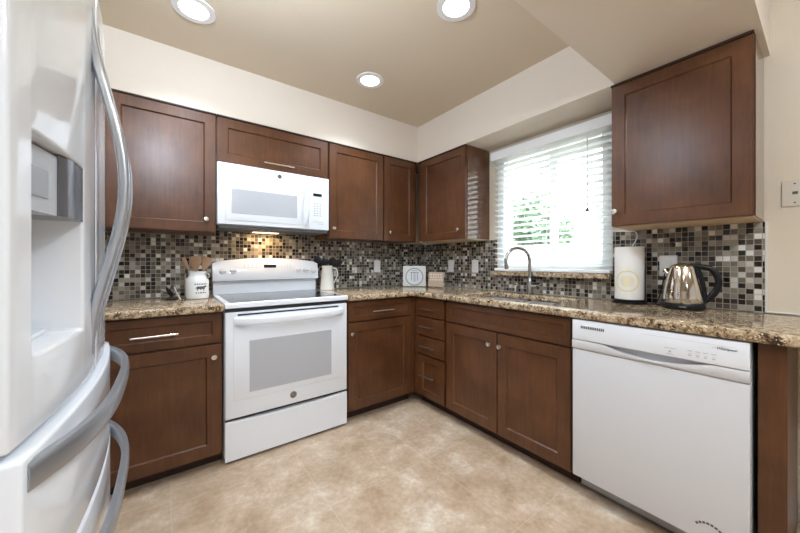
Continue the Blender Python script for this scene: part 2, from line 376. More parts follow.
def lathe(bm, origin, prof, axis=(0, 0, 1), seg=32, sx=1.0, sy=1.0):
    """prof: list of (r, h) along axis"""
    a, u, v = basis(axis); o = Vector(origin); rings = []
    for r, h in prof:
        if r < 1e-6: rings.append([bm.verts.new(o+a*h)])
        else: rings.append([bm.verts.new(o+a*h+u*(r*sx*math.cos(2*PI*i/seg))+v*(r*sy*math.sin(2*PI*i/seg))) for i in range(seg)])
    for A, Bq in zip(rings[:-1], rings[1:]):
        if len(A) == 1 and len(Bq) == 1: continue
        for i in range(seg):
            j = (i+1) % seg
            if len(A) == 1: bm.faces.new((A[0], Bq[j], Bq[i]))
            elif len(Bq) == 1: bm.faces.new((A[i], A[j], Bq[0]))
            else: bm.faces.new((A[i], A[j], Bq[j], Bq[i]))
    for R, last in ((rings[0], 0), (rings[-1], 1)):
        if len(R) > 1: bm.faces.new(R if last else R[::-1])
def sweep(bm, pts, w, t, ref, seg=12, sq=2.6, taper=None):
    """closed tube of superellipse section: half width w along ref, half thickness t across"""
    pts = [Vector(p) for p in pts]; rings = []; ref = Vector(ref).normalized()
    for i, p in enumerate(pts):
        tg = (pts[min(i+1, len(pts)-1)]-pts[max(i-1, 0)]).normalized()
        s = (ref-tg*ref.dot(tg)).normalized(); n = tg.cross(s)
        k = taper(i/(len(pts)-1)) if taper else 1.0
        ring = []
        for j in range(seg):
            a = 2*PI*j/seg; c, q = math.cos(a), math.sin(a)
            ring.append(bm.verts.new(p+s*(w*k*math.copysign(abs(c)**(2/sq), c))+n*(t*k*math.copysign(abs(q)**(2/sq), q))))
        rings.append(ring)
    for A, Bq in zip(rings[:-1], rings[1:]):
        for i in range(seg):
            j = (i+1) % seg; bm.faces.new((A[i], A[j], Bq[j], Bq[i]))
    bm.faces.new(rings[0][::-1]); bm.faces.new(rings[-1])
def tube(bm, pts, r, seg=10, taper=None):
    pts = [Vector(p) for p in pts]
    d = (pts[-1]-pts[0]).normalized() if (pts[-1]-pts[0]).length > 1e-6 else Vector((1, 0, 0))
    # parallel transport
    tg0 = (pts[1]-pts[0]).normalized(); nrm = tg0.orthogonal().normalized(); rings = []
    for i, p in enumerate(pts):
        tg = (pts[min(i+1, len(pts)-1)]-pts[max(i-1, 0)]).normalized()
        nrm = (nrm-tg*nrm.dot(tg)).normalized(); bi = tg.cross(nrm)
        k = taper(i/(len(pts)-1)) if taper else 1.0
        rings.append([bm.verts.new(p+(nrm*math.cos(2*PI*j/seg)+bi*math.sin(2*PI*j/seg))*r*k) for j in range(seg)])
    for A, Bq in zip(rings[:-1], rings[1:]):
        for i in range(seg):
            j = (i+1) % seg; bm.faces.new((A[i], A[j], Bq[j], Bq[i]))
    bm.faces.new(rings[0][::-1]); bm.faces.new(rings[-1])
def smoothpath(ctrl, n=8):
    P = [Vector(c) for c in ctrl]; P = [2*P[0]-P[1]]+P+[2*P[-1]-P[-2]]; out = []
    for i in range(1, len(P)-2):
        for k in range(n):
            t = k/n; a, b, c, d = P[i-1], P[i], P[i+1], P[i+2]
            out.append(0.5*((2*b)+(c-a)*t+(2*a-5*b+4*c-d)*t*t+(3*b-a-3*c+d)*t**3))
    out.append(P[-2]); return out
def grid_slab(xs, ys, inside, z0, z1, swap=None, bev=0.0, seg=3):
    """slab made of the grid cells for which inside(xc,yc); closed, shared verts; swap maps (a,b,c)->xyz"""
    bm = B(); sw = swap or (lambda a, b, c: (a, b, c)); cache = {}
    def V(i, j, k):
        if (i, j, k) not in cache: cache[(i, j, k)] = bm.verts.new(sw(xs[i], ys[j], (z0, z1)[k]))
        return cache[(i, j, k)]
    ins = {(i, j): inside((xs[i]+xs[i+1])/2, (ys[j]+ys[j+1])/2) for i in range(len(xs)-1) for j in range(len(ys)-1)}
    for (i, j), v in ins.items():
        if not v: continue
        bm.faces.new([V(i,j,1), V(i+1,j,1), V(i+1,j+1,1), V(i,j+1,1)])
        bm.faces.new([V(i,j+1,0), V(i+1,j+1,0), V(i+1,j,0), V(i,j,0)])
        for (di, dj, a, b) in ((-1,0,(i,j+1),(i,j)), (1,0,(i+1,j),(i+1,j+1)), (0,-1,(i,j),(i+1,j)), (0,1,(i+1,j+1),(i,j+1))):
            if not ins.get((i+di, j+dj), False):
                bm.faces.new([V(*a,0), V(*b,0), V(*b,1), V(*a,1)])
    bmesh.ops.recalc_face_normals(bm, faces=bm.faces)
    bmesh.ops.dissolve_limit(bm, angle_limit=0.01, verts=bm.verts, edges=bm.edges)
    if bev:
        es = [e for e in bm.edges if len(e.link_faces) == 2 and e.calc_face_angle() > 1.0]
        bmesh.ops.bevel(bm, geom=es, offset=bev, segments=seg, affect='EDGES', profile=0.5)
    return bm
def text_bm(s, size, shear=0.0, ext=0.0004):
    cu = bpy.data.curves.new('t', 'FONT'); cu.body = s; cu.size = size; cu.shear = shear; cu.extrude = ext; cu.resolution_u = 2
    cu.align_x = 'CENTER'; cu.align_y = 'CENTER'
    o = bpy.data.objects.new('t', cu); C.objects.link(o)
    dg = bpy.context.evaluated_depsgraph_get(); me = bpy.data.meshes.new_from_object(o.evaluated_get(dg))
    bm = B(); bm.from_mesh(me); bpy.data.objects.remove(o); bpy.data.meshes.remove(me); bpy.data.curves.remove(cu)
    return bm
def place_flat(bm, at, right, up):
    """map local x,y,z of bm to right, up, right x up at point 'at'"""
    r, u = Vector(right).normalized(), Vector(up).normalized(); n = r.cross(u)
    for v in bm.verts: v.co = Vector(at)+r*v.co.x+u*v.co.y+n*v.co.z
def disc(bm, at, axis, r, th=0.001, seg=28): lathe(bm, at, [(r, 0), (r, th)], axis, seg)
def ring(bm, at, axis, r0, r1, th, seg=36):
    a, u, v = basis(axis); o = Vector(at); R = []
    for r, h in ((r0, 0), (r1, 0), (r1, th), (r0, th)):
        R.append([bm.verts.new(o+a*h+u*r*math.cos(2*PI*i/seg)+v*r*math.sin(2*PI*i/seg)) for i in range(seg)])
    for k in range(4):
        A, Bq = R[k], R[(k+1) % 4]
        for i in range(seg):
            j = (i+1) % seg; bm.faces.new((A[i], A[j], Bq[j], Bq[i]))

# ------------------------------------------------------------------ room shell
YW, XW = 2.653, 2.240            # faces of the back wall and of the window wall
ZC, ZS = 2.440, 2.104            # ceiling, underside of soffits
XL, XF, YB = -0.95, -3.6, -4.5   # wall beside the fridge, far left, rear of the open living area
b = B(); box(b, XF, XW+0.0, YB, YW, -0.08, 0.0); struct(obj('floor', b, M['floor']))
b = B(); box(b, XF-0.15, XW+0.15, YB-0.15, YW+0.15, ZC, ZC+0.15); struct(obj('ceiling', b, M['ceiling']))
b = B(); box(b, XL-0.15, XW+0.15, YW, YW+0.15, -0.08, ZC); struct(obj('wall_back', b, M['wall']))
b = B(); box(b, XL-0.15, XL, 0.52, YW, 0, ZC); struct(obj('wall_left', b, M['wall']))
b = B(); box(b, XF, XL-0.15, 0.52, 0.67, 0, ZC); struct(obj('wall_dining', b, M['wall']))
b = B(); box(b, XF-0.15, XF, YB, 0.67, 0, ZC); struct(obj('wall_far_left', b, M['wall']))
b = B(); box(b, XF, XW+0.15, YB-0.15, YB, 0, ZC); struct(obj('wall_rear', b, M['wall']))
WY0, WY1, WZ0, WZ1 = 0.805, 1.660, 1.045, 2.03
b = grid_slab([YB, WY0, WY1, YW], [-0.08, WZ0, WZ1, ZC], lambda a, c: not (WY0 < a < WY1 and WZ0 < c < WZ1), XW, XW+0.15, lambda a, c, d: (d, a, c))
struct(obj('wall_right', b, M['wall']))
XSF, YSF = 1.935, 2.349
b = B(); box(b, XL, XW, YSF, YW, ZS, ZC-0.0); struct(obj('ceiling_soffit_back', b, M['soffit']))
b = B(); box(b, XSF, XW, 0.683, YSF, ZS, ZC); struct(obj('ceiling_soffit_right', b, M['soffit']))
b = B(); box(b, XF, XW, 0.160, 0.683, ZS, ZC); struct(obj('ceiling_beam', b, M['soffit']))
# baseboard under the counter overhang
b = B(); box(b, XW-0.013, XW, -2.5, 0.07, 0, 0.09, 0.004); struct(obj('baseboard_right', b, M['white_pl']))
# mosaic splashback
b = grid_slab([XL, 0.2625, 1.0255, XW-0.009], [0.9145, 1.339, 1.388], lambda a, c: c < 1.339 or 0.2625 < a < 1.0255, YW-0.008, YW, lambda a, c, d: (a, d, c))
struct(obj('wall_tile_back', b, M['mosaic_back']))
b = grid_slab([0.176, 0.80, 1.668, YW-0.0085], [0.9145, 1.0395, 1.339], lambda a, c: not (0.80 < a < 1.668 and c > 1.04), XW-0.008, XW, lambda a, c, d: (d, a, c))
struct(obj('wall_tile_right', b, M['mosaic_right']))
b = B(); box(b, XW-0.010, XW, 0.166, 0.1755, 0.9145, 1.339, 0.002); box(b, XW-0.006, XW, -0.5, 0.166, 0.9145, 0.921, 0.002)
struct(obj('trim_1', b, M['caulk']))

# ------------------------------------------------------------------ window, blind, outside
b = grid_slab([WY0+0.001, WY0+0.060, WY1-0.060, WY1-0.001], [1.0775, 1.125, WZ1-0.060, WZ1-0.001],
              lambda a, c: not (WY0+0.060 < a < WY1-0.060 and 1.125 < c < WZ1-0.060), XW+0.003, XW+0.125, lambda a, c, d: (d, a, c), 0.003, 2)
win = struct(obj('window_1', b, M['vinyl']))
b = B(); box(b, XW+0.072, XW+0.122, 1.2145, 1.250, 1.1255, WZ1-0.0605, 0.003); obj('mullion', b, M['vinyl'], win)
b = grid_slab([WY0+0.061, WY0+0.080, 1.194, 1.214], [1.126, 1.165, WZ1-0.100, WZ1-0.061], lambda a, c: not (WY0+0.080 < a < 1.194 and 1.165 < c < WZ1-0.100), XW+0.075, XW+0.10, lambda a, c, d: (d, a, c), 0.003, 2)
obj('sash_frame', b, M['vinyl'], win)
b = B(); box(b, XW+0.085, XW+0.090, WY0+0.081, 1.193, 1.166, WZ1-0.101); obj('window_pane', b, M['glass'], win)
b = B(); box(b, XW+0.105, XW+0.110, 1.2505, WY1-0.0605, 1.1255, WZ1-0.0605); obj('window_pane', b, M['glass'], win)
b = B(); box(b, XW-0.028, XW+0.148, WY0+0.001, WY1-0.001, 1.0455, 1.076, 0.004)
box(b, XW-0.066, XW-0.0005, 0.80, 1.668, 1.0415, 1.076, 0.006); obj('window_sill', b, M['granite'], win)

bl = thing('window_blind', 'white horizontal slat blind with a curved valance over the sink window', 'blind', (XW-0.03, 1.23, 1.08))
b = B(); box(b, XW-0.062, XW-0.001, 0.775, 1.690, 1.988, 2.060, 0.006); obj('valance', b, M['vinyl'], bl)
b = B(); z = 1.975; k = 0
tilt = math.radians(-11)
while z > 1.115:
    c, s = math.cos(tilt)*0.024, math.sin(tilt)*0.024
    x0, zz = XW-0.030, z
    vs = []
    for (u, dz) in ((-1, -0.0013), (0, 0.0011), (1, -0.0013)):
        for y in (0.800, 1.655): vs.append((x0+u*c, y, zz+u*s+dz))
    top = [b.verts.new((x, y, q+0.0013)) for x, y, q in vs]; bot = [b.verts.new((x, y, q-0.0013)) for x, y, q in vs]
    for i in (0, 2):
        b.faces.new((top[i], top[i+1], top[i+3], top[i+2])); b.faces.new((bot[i+2], bot[i+3], bot[i+1], bot[i]))
    for (i, j) in ((0, 1), (1, 3), (3, 5), (5, 4), (4, 2), (2, 0)): b.faces.new((top[j], top[i], bot[i], bot[j]))
    z -= 0.0445
obj('slats', b, M['slat'], bl)
b = B(); box(b, XW-0.056, XW-0.006, 0.800, 1.655, 1.079, 1.100, 0.005); obj('bottom_rail', b, M['vinyl'], bl)
for y in (0.93, 1.23, 1.53):
    b = B()
    for dx in (-0.056, -0.004): box(b, XW+dx-0.0008, XW+dx+0.0008, y-0.0015, y+0.0015, 1.095, 1.99)
    obj('ladder_cord', b, M['slat'], bl)
b = B(); tube(b, [(XW-0.068, 0.925, 1.990), (XW-0.066, 0.925, 1.50)], 0.0035); wd = obj('tilt_wand', b, M['vinyl'], bl, True)
b = B(); lathe(b, (XW-0.066, 0.925, 1.475), [(0, 0), (0.008, 0.002), (0.010, 0.012), (0.005, 0.024), (0, 0.028)]); obj('wand_knob', b, M['ink'], wd, True)

b = B(); box(b, XW+0.16, 16, -9, 14, -0.12, -0.05); struct(obj('ground_yard', b, M['yard']))
fw = thing('garden_wall', 'pale block garden wall across the yard outside the window', 'garden wall', (6.0, 3.0, -0.05))
b = B(); box(b, 6.0, 6.2, -6, 12, -0.05, 1.42); obj('blocks', b, M['fence'], fw)
b = B(); box(b, 5.96, 6.24, -6, 12, 1.42, 1.50, 0.01); obj('coping', b, M['fence'], fw)
def tree(loc, cr, cz, n, mat, label, trunk_r=0.09, leaf=0.11, gap=0.0):
    t = thing('garden_tree', label, 'tree', loc, 'trees beyond the garden wall')
    b = B(); x, y, z0 = loc
    tube(b, [(x, y, z0), (x+0.05, y, z0+cz*0.4), (x-0.04, y+0.05, z0+cz*0.8), (x, y, z0+cz*1.1)], trunk_r, 10, lambda q: 1-0.6*q)
    for a in range(5):
        an = a*1.256; tube(b, [(x, y, z0+cz*0.7), (x+cr*0.4*math.cos(an), y+cr*0.4*math.sin(an), z0+cz*0.95), (x+cr*0.7*math.cos(an), y+cr*0.7*math.sin(an), z0+cz*1.15)], trunk_r*0.4, 6, lambda q: 1-0.7*q)
    obj('trunk', b, M['bark'], t, True)
    b = B(); cl = []
    for _ in range(16):
        d = Vector((random.gauss(0, 1), random.gauss(0, 1), random.gauss(0, 0.8))).normalized()*cr*random.uniform(0.3, 0.8); cl.append((d, cr*random.uniform(0.3, 0.5)))
    for _ in range(n):
        d, r = random.choice(cl)
        p = Vector((x, y, z0+cz))+d+Vector((random.gauss(0, 1), random.gauss(0, 1), random.gauss(0, 1))).normalized()*r*random.uniform(0.6, 1.05)
        u = Vector((random.gauss(0, 1), random.gauss(0, 1), random.gauss(0, 1))).normalized(); v = u.orthogonal().normalized()
        s = leaf*random.uniform(0.6, 1.2)
        b.faces.new([b.verts.new(q) for q in (p-u*s, p+v*s*0.45, p+u*s, p-v*s*0.45)])
    o = obj('foliage', b, mat, t)
tree((8.2, 5.0, -0.05), 1.35, 2.3, 4200, M['leaf'], 'dense green tree left of centre beyond the garden wall, through the window')
tree((9.6, 2.7, -0.05), 1.45, 2.7, 4200, M['leaf2'], 'pale green tree right of centre beyond the garden wall, through the window')
tree((11.5, 9.6, -0.05), 1.7, 3.4, 1500, M['leaf2'], 'tall pale tree at the left edge of the window view')

# ------------------------------------------------------------------ lamps
def downlight(x, y, label):
    t = thing('ceiling_light', label, 'ceiling light', (x, y, ZC), 'recessed ceiling lights')
    b = B(); ring(b, (x, y, ZC-0.0005), (0, 0, -1), 0.066, 0.096, 0.007, 40); obj('trim_ring', b, M['lamp_trim'], t, True)
    b = B(); disc(b, (x, y, ZC-0.0005), (0, 0, -1), 0.0655, 0.003, 40); obj('lens', b, M['lamp'], t)
    l = bpy.data.lights.new('lamp', 'SPOT'); l.spot_size = math.radians(125); l.spot_blend = 0.6; l.shadow_soft_size = 0.06; l.energy = 56; l.color = (0.89, 1.02, 1.19)
    o = bpy.data.objects.new('lamp', l); C.objects.link(o); o.parent = t; o.location = (0, 0, -0.012)
downlight(0.115, 1.93, 'round recessed ceiling light nearest the refrigerator, above the left wall cabinet')
downlight(1.173, 1.12, 'round recessed ceiling light nearest the dropped beam at the top of the photo')
downlight(1.161, 1.94, 'round recessed ceiling light farthest back, above the cabinet right of the range')
for k, (x, y) in enumerate([(0.9, -0.7), (-0.6, -0.7), (0.9, -2.4), (-1.4, -2.4)]):  # added unseen lamps that fill the space behind the beam with light
    l = bpy.data.lights.new('unseen_fill_lamp', 'AREA'); l.shape = 'DISK'; l.size = 0.14; l.energy = 19; l.color = (0.89, 1.02, 1.19)
    o = bpy.data.objects.new('unseen_fill_lamp', l); C.objects.link(o); o.location = (x, y, ZC-0.012)

# ------------------------------------------------------------------ cabinets
def knob_bm(fr, a, z):
    b = B(); lathe(b, fr.p(a, 0.0003, z), [(0.007, 0), (0.0055, 0.010), (0.013, 0.015), (0.0155, 0.021), (0.013, 0.027), (0, 0.029)], fr.n(), 20); return b
def pull_bm(fr, a0, a1, z):
    b = B(); tube(b, [fr.p(a0, 0.030, z), fr.p(a1, 0.030, z)], 0.0058, 12)
    for a in (a0+0.022, a1-0.022): tube(b, [fr.p(a, 0.0003, z), fr.p(a, 0.030, z)], 0.0045, 10)
    return b
CH = M['cherry']
UB, UR = Fr('B', 2.349), Fr('R', 1.935)
LB, LR = Fr('B', 2.030), Fr('R', 1.640)
ZU0, ZU1 = 1.340, 2.102
def wall_cabinet(fr, a0, a1, depth, z0, doors, label, under=None, gloss=False):
    """doors: (a0,a1,knob a or None, pull (a0,a1) or None)"""
    base = fr.p((a0+a1)/2, -depth/2, z0)
    t = thing('wall_cabinet', label, 'cabinet', base, 'cherry wall cabinets')
    b = B(); fr.box(b, a0+0.0005, a1-0.0005, -depth, -0.0205, z0+(0.004 if under else 0), ZU1-0.0, 0.001, 1); obj('carcass', b, CH, t)
    if gloss:
        b = B(); box(b, fr.f+0.022, fr.f+0.300, a0-0.0028, a0+0.0002, z0+0.002, ZU1-0.011, 0.0008, 1); obj('end_panel', b, M['cherry_gloss'], t)
    if under:
        b = B(); fr.box(b, a0+0.002, a1-0.002, -depth+0.002, -0.022, z0-0.004, z0+0.0035); obj('underside', b, M[under], t)
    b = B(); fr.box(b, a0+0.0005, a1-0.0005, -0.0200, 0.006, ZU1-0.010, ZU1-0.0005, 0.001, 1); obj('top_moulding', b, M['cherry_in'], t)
    for (d0, d1, kn, pl) in doors:
        dz0 = z0+0.002
        d = obj('door', shaker(fr, d0, d1, dz0, ZU1-0.0115), CH, t)
        if kn is not None: obj('knob', knob_bm(fr, kn, 1.418), M['nickel'], d, True)
        if pl: obj('handle', pull_bm(fr, pl[0], pl[1], 1.838), M['nickel'], d, True)
    return t
DU = 0.302
wall_cabinet(UB, -0.42, 0.260, DU, ZU0, [(-0.262, 0.257, 0.204, None)], 'cherry wall cabinet beside the refrigerator, left of the microwave')
wall_cabinet(UB, 0.262, 1.026, DU, 1.800, [(0.266, 1.022, None, (0.545, 0.752))], 'short wide cherry cabinet directly above the white microwave')
wall_cabinet(UB, 1.030, 1.546, DU, ZU0, [(1.036, 1.542, 1.067, None)], 'cherry wall cabinet immediately right of the white microwave')
wall_cabinet(UB, 1.548, 1.931, DU, ZU0, [(1.554, 1.900, 1.605, None)], 'narrow cherry wall cabinet at the inner corner of the back wall')
wall_cabinet(UR, 1.744, 2.348, DU, ZU0, [(1.747, 2.290, 1.812, None)], 'cherry wall cabinet left of the window with glossy end panel', 'maple', True)
wall_cabinet(UR, 0.181, 0.7035, DU, ZU0, [(0.184, 0.7005, 0.680, None)], 'large cherry wall cabinet right of the window above the kettle', 'maple', True)

ZB0, ZB1 = 0.080, 0.874
def base_cabinet(name, fr, a0, a1, depth, fronts, label, toe=True, hollow=False, filler=None):
    """fronts: (kind, a0, a1, z0, z1, rail, knob(a,z) / pull(a0,a1,z))"""
    t = thing(name, label, 'cabinet', fr.p((a0+a1)/2, -depth/2, 0), 'cherry base cabinets')
    b = B()
    if hollow:
        fr.box(b, a0+0.001, a0+0.019, -depth, -0.0205, ZB0, ZB1); fr.box(b, a1-0.019, a1-0.001, -depth, -0.0205, ZB0, ZB1)
        fr.box(b, a0+0.019, a1-0.019, -depth, -depth+0.015, ZB0, ZB1); fr.box(b, a0+0.019, a1-0.019, -depth+0.015, -0.0205, ZB0, ZB0+0.018)
        fr.box(b, a0+0.019, a1-0.019, -0.04, -0.0205, ZB0+0.018, ZB1)
    else: fr.box(b, a0+0.001, a1-0.001, -depth, -0.0205, ZB0, ZB1, 0.001, 1)
    obj('carcass', b, CH, t)
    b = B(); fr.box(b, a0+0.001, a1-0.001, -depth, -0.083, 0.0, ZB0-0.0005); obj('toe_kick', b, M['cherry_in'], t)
    if filler:
        b = B(); fr.box(b, filler[0], filler[1], -0.0200, -0.006, ZB0, ZB1-0.002, 0.001, 1); obj('corner_filler', b, CH, t)
    for f in fronts:
        kind, d0, d1, z0, z1, rail, hw = f
        d = obj(kind, shaker(fr, d0, d1, z0, z1, rail=rail), CH, t)
        if hw:
            if len(hw) == 2: obj('knob', knob_bm(fr, *hw), M['nickel'], d, True)
            else: obj('handle', pull_bm(fr, *hw), M['nickel'], d, True)
    return t
DB = 0.615
base_cabinet('base_cabinet', LB, -0.33, 0.2575, DB, [('drawer_front', -0.326, 0.2475, 0.703, 0.865, 0.040, (-0.138, 0.052, 0.778)), ('door', -0.326, 0.2475, 0.078, 0.694, 0.066, (0.212, 0.627))],
             'cherry base cabinet between the refrigerator and the white range')
base_cabinet('base_cabinet', LB, 1.034, 1.645, DB, [('drawer_front', 1.040, 1.600, 0.722, 0.862, 0.036, (1.222, 1.416, 0.785)), ('door', 1.040, 1.600, 0.084, 0.714, 0.066, (1.062, 0.638))],
             'cherry base cabinet immediately right of the white range', filler=(1.603, 1.6445))
base_cabinet('drawer_cabinet', LR, 1.668, 2.028, 0.595, [('drawer_front', 1.686, 1.985, 0.721, 0.862, 0.0, (1.772, 1.936, 0.782)), ('drawer_front', 1.686, 1.985, 0.570, 0.712, 0.0, (1.772, 1.936, 0.642)),
             ('drawer_front', 1.686, 1.985, 0.419, 0.561, 0.0, (1.772, 1.936, 0.487)), ('drawer_front', 1.686, 1.985, 0.084, 0.410, 0.055, (1.772, 1.936, 0.258))],
             'narrow cherry stack of four drawers in the kitchen corner', filler=(1.988, 2.0355))
base_cabinet('sink_cabinet', LR, 0.772, 1.666, 0.595, [('false_front', 0.777, 1.662, 0.720, 0.862, 0.036, None), ('door', 1.223, 1.662, 0.084, 0.711, 0.066, (1.272, 0.634)), ('door', 0.777, 1.219, 0.084, 0.711, 0.066, (1.193, 0.634))],
             'wide two-door cherry sink cabinet under the window', hollow=True)
ep = thing('end_panel', 'dark cherry filler panel closing the base run right of the dishwasher', 'cabinet panel', (1.95, 0.112, 0))
b = B(); box(b, 1.650, 2.235, 0.080, 0.146, 0.0, 0.874, 0.002); obj('panel', b, CH, ep)

# ------------------------------------------------------------------ counters
CT0, CT1 = 0.8745, 0.914
b = grid_slab([-0.94, 0.2605], [1.992, YW-0.0085], lambda a, c: True, CT0, CT1, None, 0.010, 3)
tag(obj('countertop', b, M['granite'], None, True, (-0.33, 2.3, CT0)), 'speckled brown granite countertop between refrigerator and range', 'countertop', 'granite countertops')
SX0, SX1, SY0, SYM0, SYM1, SY1 = 1.720, 2.095, 0.930, 1.262, 1.286, 1.605
b = grid_slab([1.031, 1.602, SX0, SX1, XW-0.0085], [-0.55, SY0, SY1, 1.992, YW-0.0085],
              lambda a, c: (a > 1.602 or c > 1.992) and not (SX0 < a < SX1 and SY0 < c < SY1), CT0, CT1, None, 0.010, 3)
tag(obj('countertop', b, M['granite'], None, True, (1.9, 1.3, CT0)), 'long L-shaped speckled granite countertop from range past sink and dishwasher', 'countertop', 'granite countertops')

sk = thing('sink', 'undermount double bowl stainless steel sink below the window', 'sink', (1.91, 1.27, 0.70))
for (y0, y1) in ((SY0-0.004, SYM0), (SYM1, SY1+0.004)):
    b = B(); fs = box(b, SX0-0.004, SX1+0.004, y0, y1, 0.705, 0.8735)
    bmesh.ops.recalc_face_normals(b, faces=b.faces)
    top = max(b.faces, key=lambda f: f.normal.z)
    bmesh.ops.inset_individual(b, faces=[top], thickness=0.003); bmesh.ops.inset_individual(b, faces=[top], thickness=0.010, depth=-0.155)
    obj('bowl', b, M['sink_steel'], sk)
    b = B(); ring(b, (1.91, (y0+y1)/2, 0.7187), (0, 0, 1), 0.018, 0.042, 0.003, 28); obj('drain', b, M['mirror_steel'], sk, True)
b = B(); box(b, SX0, SX1, SYM0+0.0005, SYM1-0.0005, 0.82, 0.8735, 0.002); obj('divider', b, M['steel'], sk)

fx, fy = 2.155, 1.315
fa = thing('faucet', 'tall steel gooseneck faucet behind the sink in front of the window', 'faucet', (fx, fy, CT1))
b = B(); lathe(b, (fx, fy, CT1), [(0.028, 0), (0.028, 0.006), (0.020, 0.012), (0.018, 0.10), (0.0135, 0.112), (0.0125, 0.115)], seg=24); obj('base', b, M['faucet'], fa, True)
d = Vector((-0.180, 0.078, 0)); pts = [(fx, fy, CT1+0.112)]
top_z = 1.235; R = d.length/2; zc = top_z-R+0.018
for i in range(17):
    a = PI*(i/16)*1.08; p = Vector((fx, fy, zc))+d*(0.5-0.5*math.cos(a)); p.z = zc+R*math.sin(a); pts.append(tuple(p))
b = B(); tube(b, pts, 0.0125, 16); obj('spout', b, M['faucet'], fa, True)
e = Vector(pts[-1]); dd = (e-Vector(pts[-2])).normalized()
b = B(); tube(b, [e, e+dd*0.030], 0.0148, 16); obj('spray_head', b, M['faucet'], fa, True)
b = B(); lathe(b, (fx, fy-0.017, CT1+0.060), [(0.013, 0), (0.013, 0.030), (0.009, 0.034)], (0, -1, 0), 20); sweep(b, [(fx, fy-0.045, CT1+0.062), (fx-0.005, fy-0.085, CT1+0.075), (fx-0.012, fy-0.115, CT1+0.095)], 0.006, 0.0045, (1, 0, 0)); obj('lever', b, M['steel'], fa, True)
sp = thing('soap_pump', 'small steel soap pump beside the faucet at the sink rim', 'soap dispenser', (2.165, 1.425, CT1))
b = B(); lathe(b, (2.165, 1.425, CT1), [(0.017, 0), (0.017, 0.005), (0.010, 0.012), (0.008, 0.055)], seg=20); obj('stem', b, M['ink'], sp, True)
b = B(); lathe(b, (2.165, 1.425, CT1+0.0555), [(0.010, 0), (0.012, 0.008), (0.010, 0.018), (0, 0.020)], seg=20); tube(b, [(2.165, 1.425, CT1+0.066), (2.13, 1.435, CT1+0.062)], 0.005); obj('pump_head', b, M['mirror_steel'], sp, True)

# ------------------------------------------------------------------ range
RX0, RX1 = 0.2655, 1.0245
rg = thing('range', 'white freestanding electric range between the base cabinets', 'range', (0.6515, 2.3, 0))
WH = M['white']
def rx(*a, bev=0.0, seg=2):
    b = B(); box(b, *a, bev, seg); return b
obj('body', rx(RX0, RX1, 2.055, 2.640, 0.03, 0.885, bev=0.003), WH, rg)
for x in (RX0+0.05, RX1-0.05):
    for y in (2.11, 2.58):
        b = B(); lathe(b, (x, y, 0), [(0.018, 0), (0.018, 0.006), (0.012, 0.010), (0.012, 0.031)], seg=14); obj('foot', b, M['black'], rg, True)
obj('base_gap', rx(RX0+0.01, RX1-0.01, 2.045, 2.10, 0.004, 0.0178), M['seam'], rg)
ct = obj('cooktop', rx(RX0-0.002, RX1+0.002, 2.008, 2.642, 0.885, 0.9165, bev=0.006, seg=3), WH, rg)
obj('glass_top', rx(RX0+0.030, RX1-0.030, 2.045, 2.555, 0.9168, 0.9185, bev=0.0008, seg=1), M['black_glass'], ct)
for (x, y, r) in ((0.45, 2.19, 0.105), (0.85, 2.19, 0.085), (0.46, 2.43, 0.075), (0.85, 2.42, 0.105)):
    b = B(); ring(b, (x, y, 0.9186), (0, 0, 1), r-0.002, r, 0.0002, 48); obj('burner_ring', b, M['grey_line'], ct)
# back panel: a straight riser and an arched control panel
obj('backguard', rx(RX0+0.002, RX1-0.002, 2.600, 2.640, 0.917, 1.06, bev=0.004), WH, rg)
b = B(); n = 20; fr_, bk = [], []
for i in range(n+1):
    x = RX0-0.004+(RX1-RX0+0.008)*i/n; t = 2*i/n-1
    zt = 1.150+0.030*(1-t*t); yf = 2.566
    if abs(t) > 0.9: zt -= 0.010*((abs(t)-0.9)/0.1)**2
    fr_.append([(x, 2.590, 1.008), (x, 2.562, 1.016), (x, 2.560, 1.03), (x, 2.578, zt-0.008), (x, 2.586, zt), (x, 2.640, zt), (x, 2.640, 1.008)])
rows = [[b.verts.new(p) for p in q] for q in fr_]
for A, Q in zip(rows[:-1], rows[1:]):
    for i in range(7): j = (i+1) % 7; b.faces.new((A[i], A[j], Q[j], Q[i]))
b.faces.new(rows[0][::-1]); b.faces.new(rows[-1])
cp = obj('control_panel', b, WH, rg, True)
tilt_n = Vector((0, -1, 0.13)).normalized(); tu = Vector((0, 0.13, 1)).normalized()
def cp_pt(x, z): return Vector((x, 2.560+0.018*(z-1.03)/0.13-0.0003, z))
for x, z in ((0.325, 1.083), (0.390, 1.087), (0.862, 1.090), (0.922, 1.084), (0.985, 1.080)):
    b = B(); p = cp_pt(x, z)
    lathe(b, p, [(0.021, 0), (0.021, 0.004), (0.019, 0.012), (0.0, 0.013)], tilt_n, 24)
    kb = Vector((1, 0, 0)); c = p+tilt_n*0.016
    sweep(b, [c-kb*0.019, c+kb*0.019], 0.006, 0.007, tilt_n, 10)
    obj('knob', b, M['white_pl'], cp, True)
b = B(); bx = [cp_pt(0.600, 1.106), cp_pt(0.690, 1.106), cp_pt(0.690, 1.130), cp_pt(0.600, 1.130)]
vs = [b.verts.new(p) for p in bx]+[b.verts.new(p+tilt_n*0.002) for p in bx]
for q in ((0,1,2,3),(4,5,6,7),(0,1,5,4),(1,2,6,5),(2,3,7,6),(3,0,4,7)): b.faces.new([vs[i] for i in q])
obj('display', b, M['black'], cp)
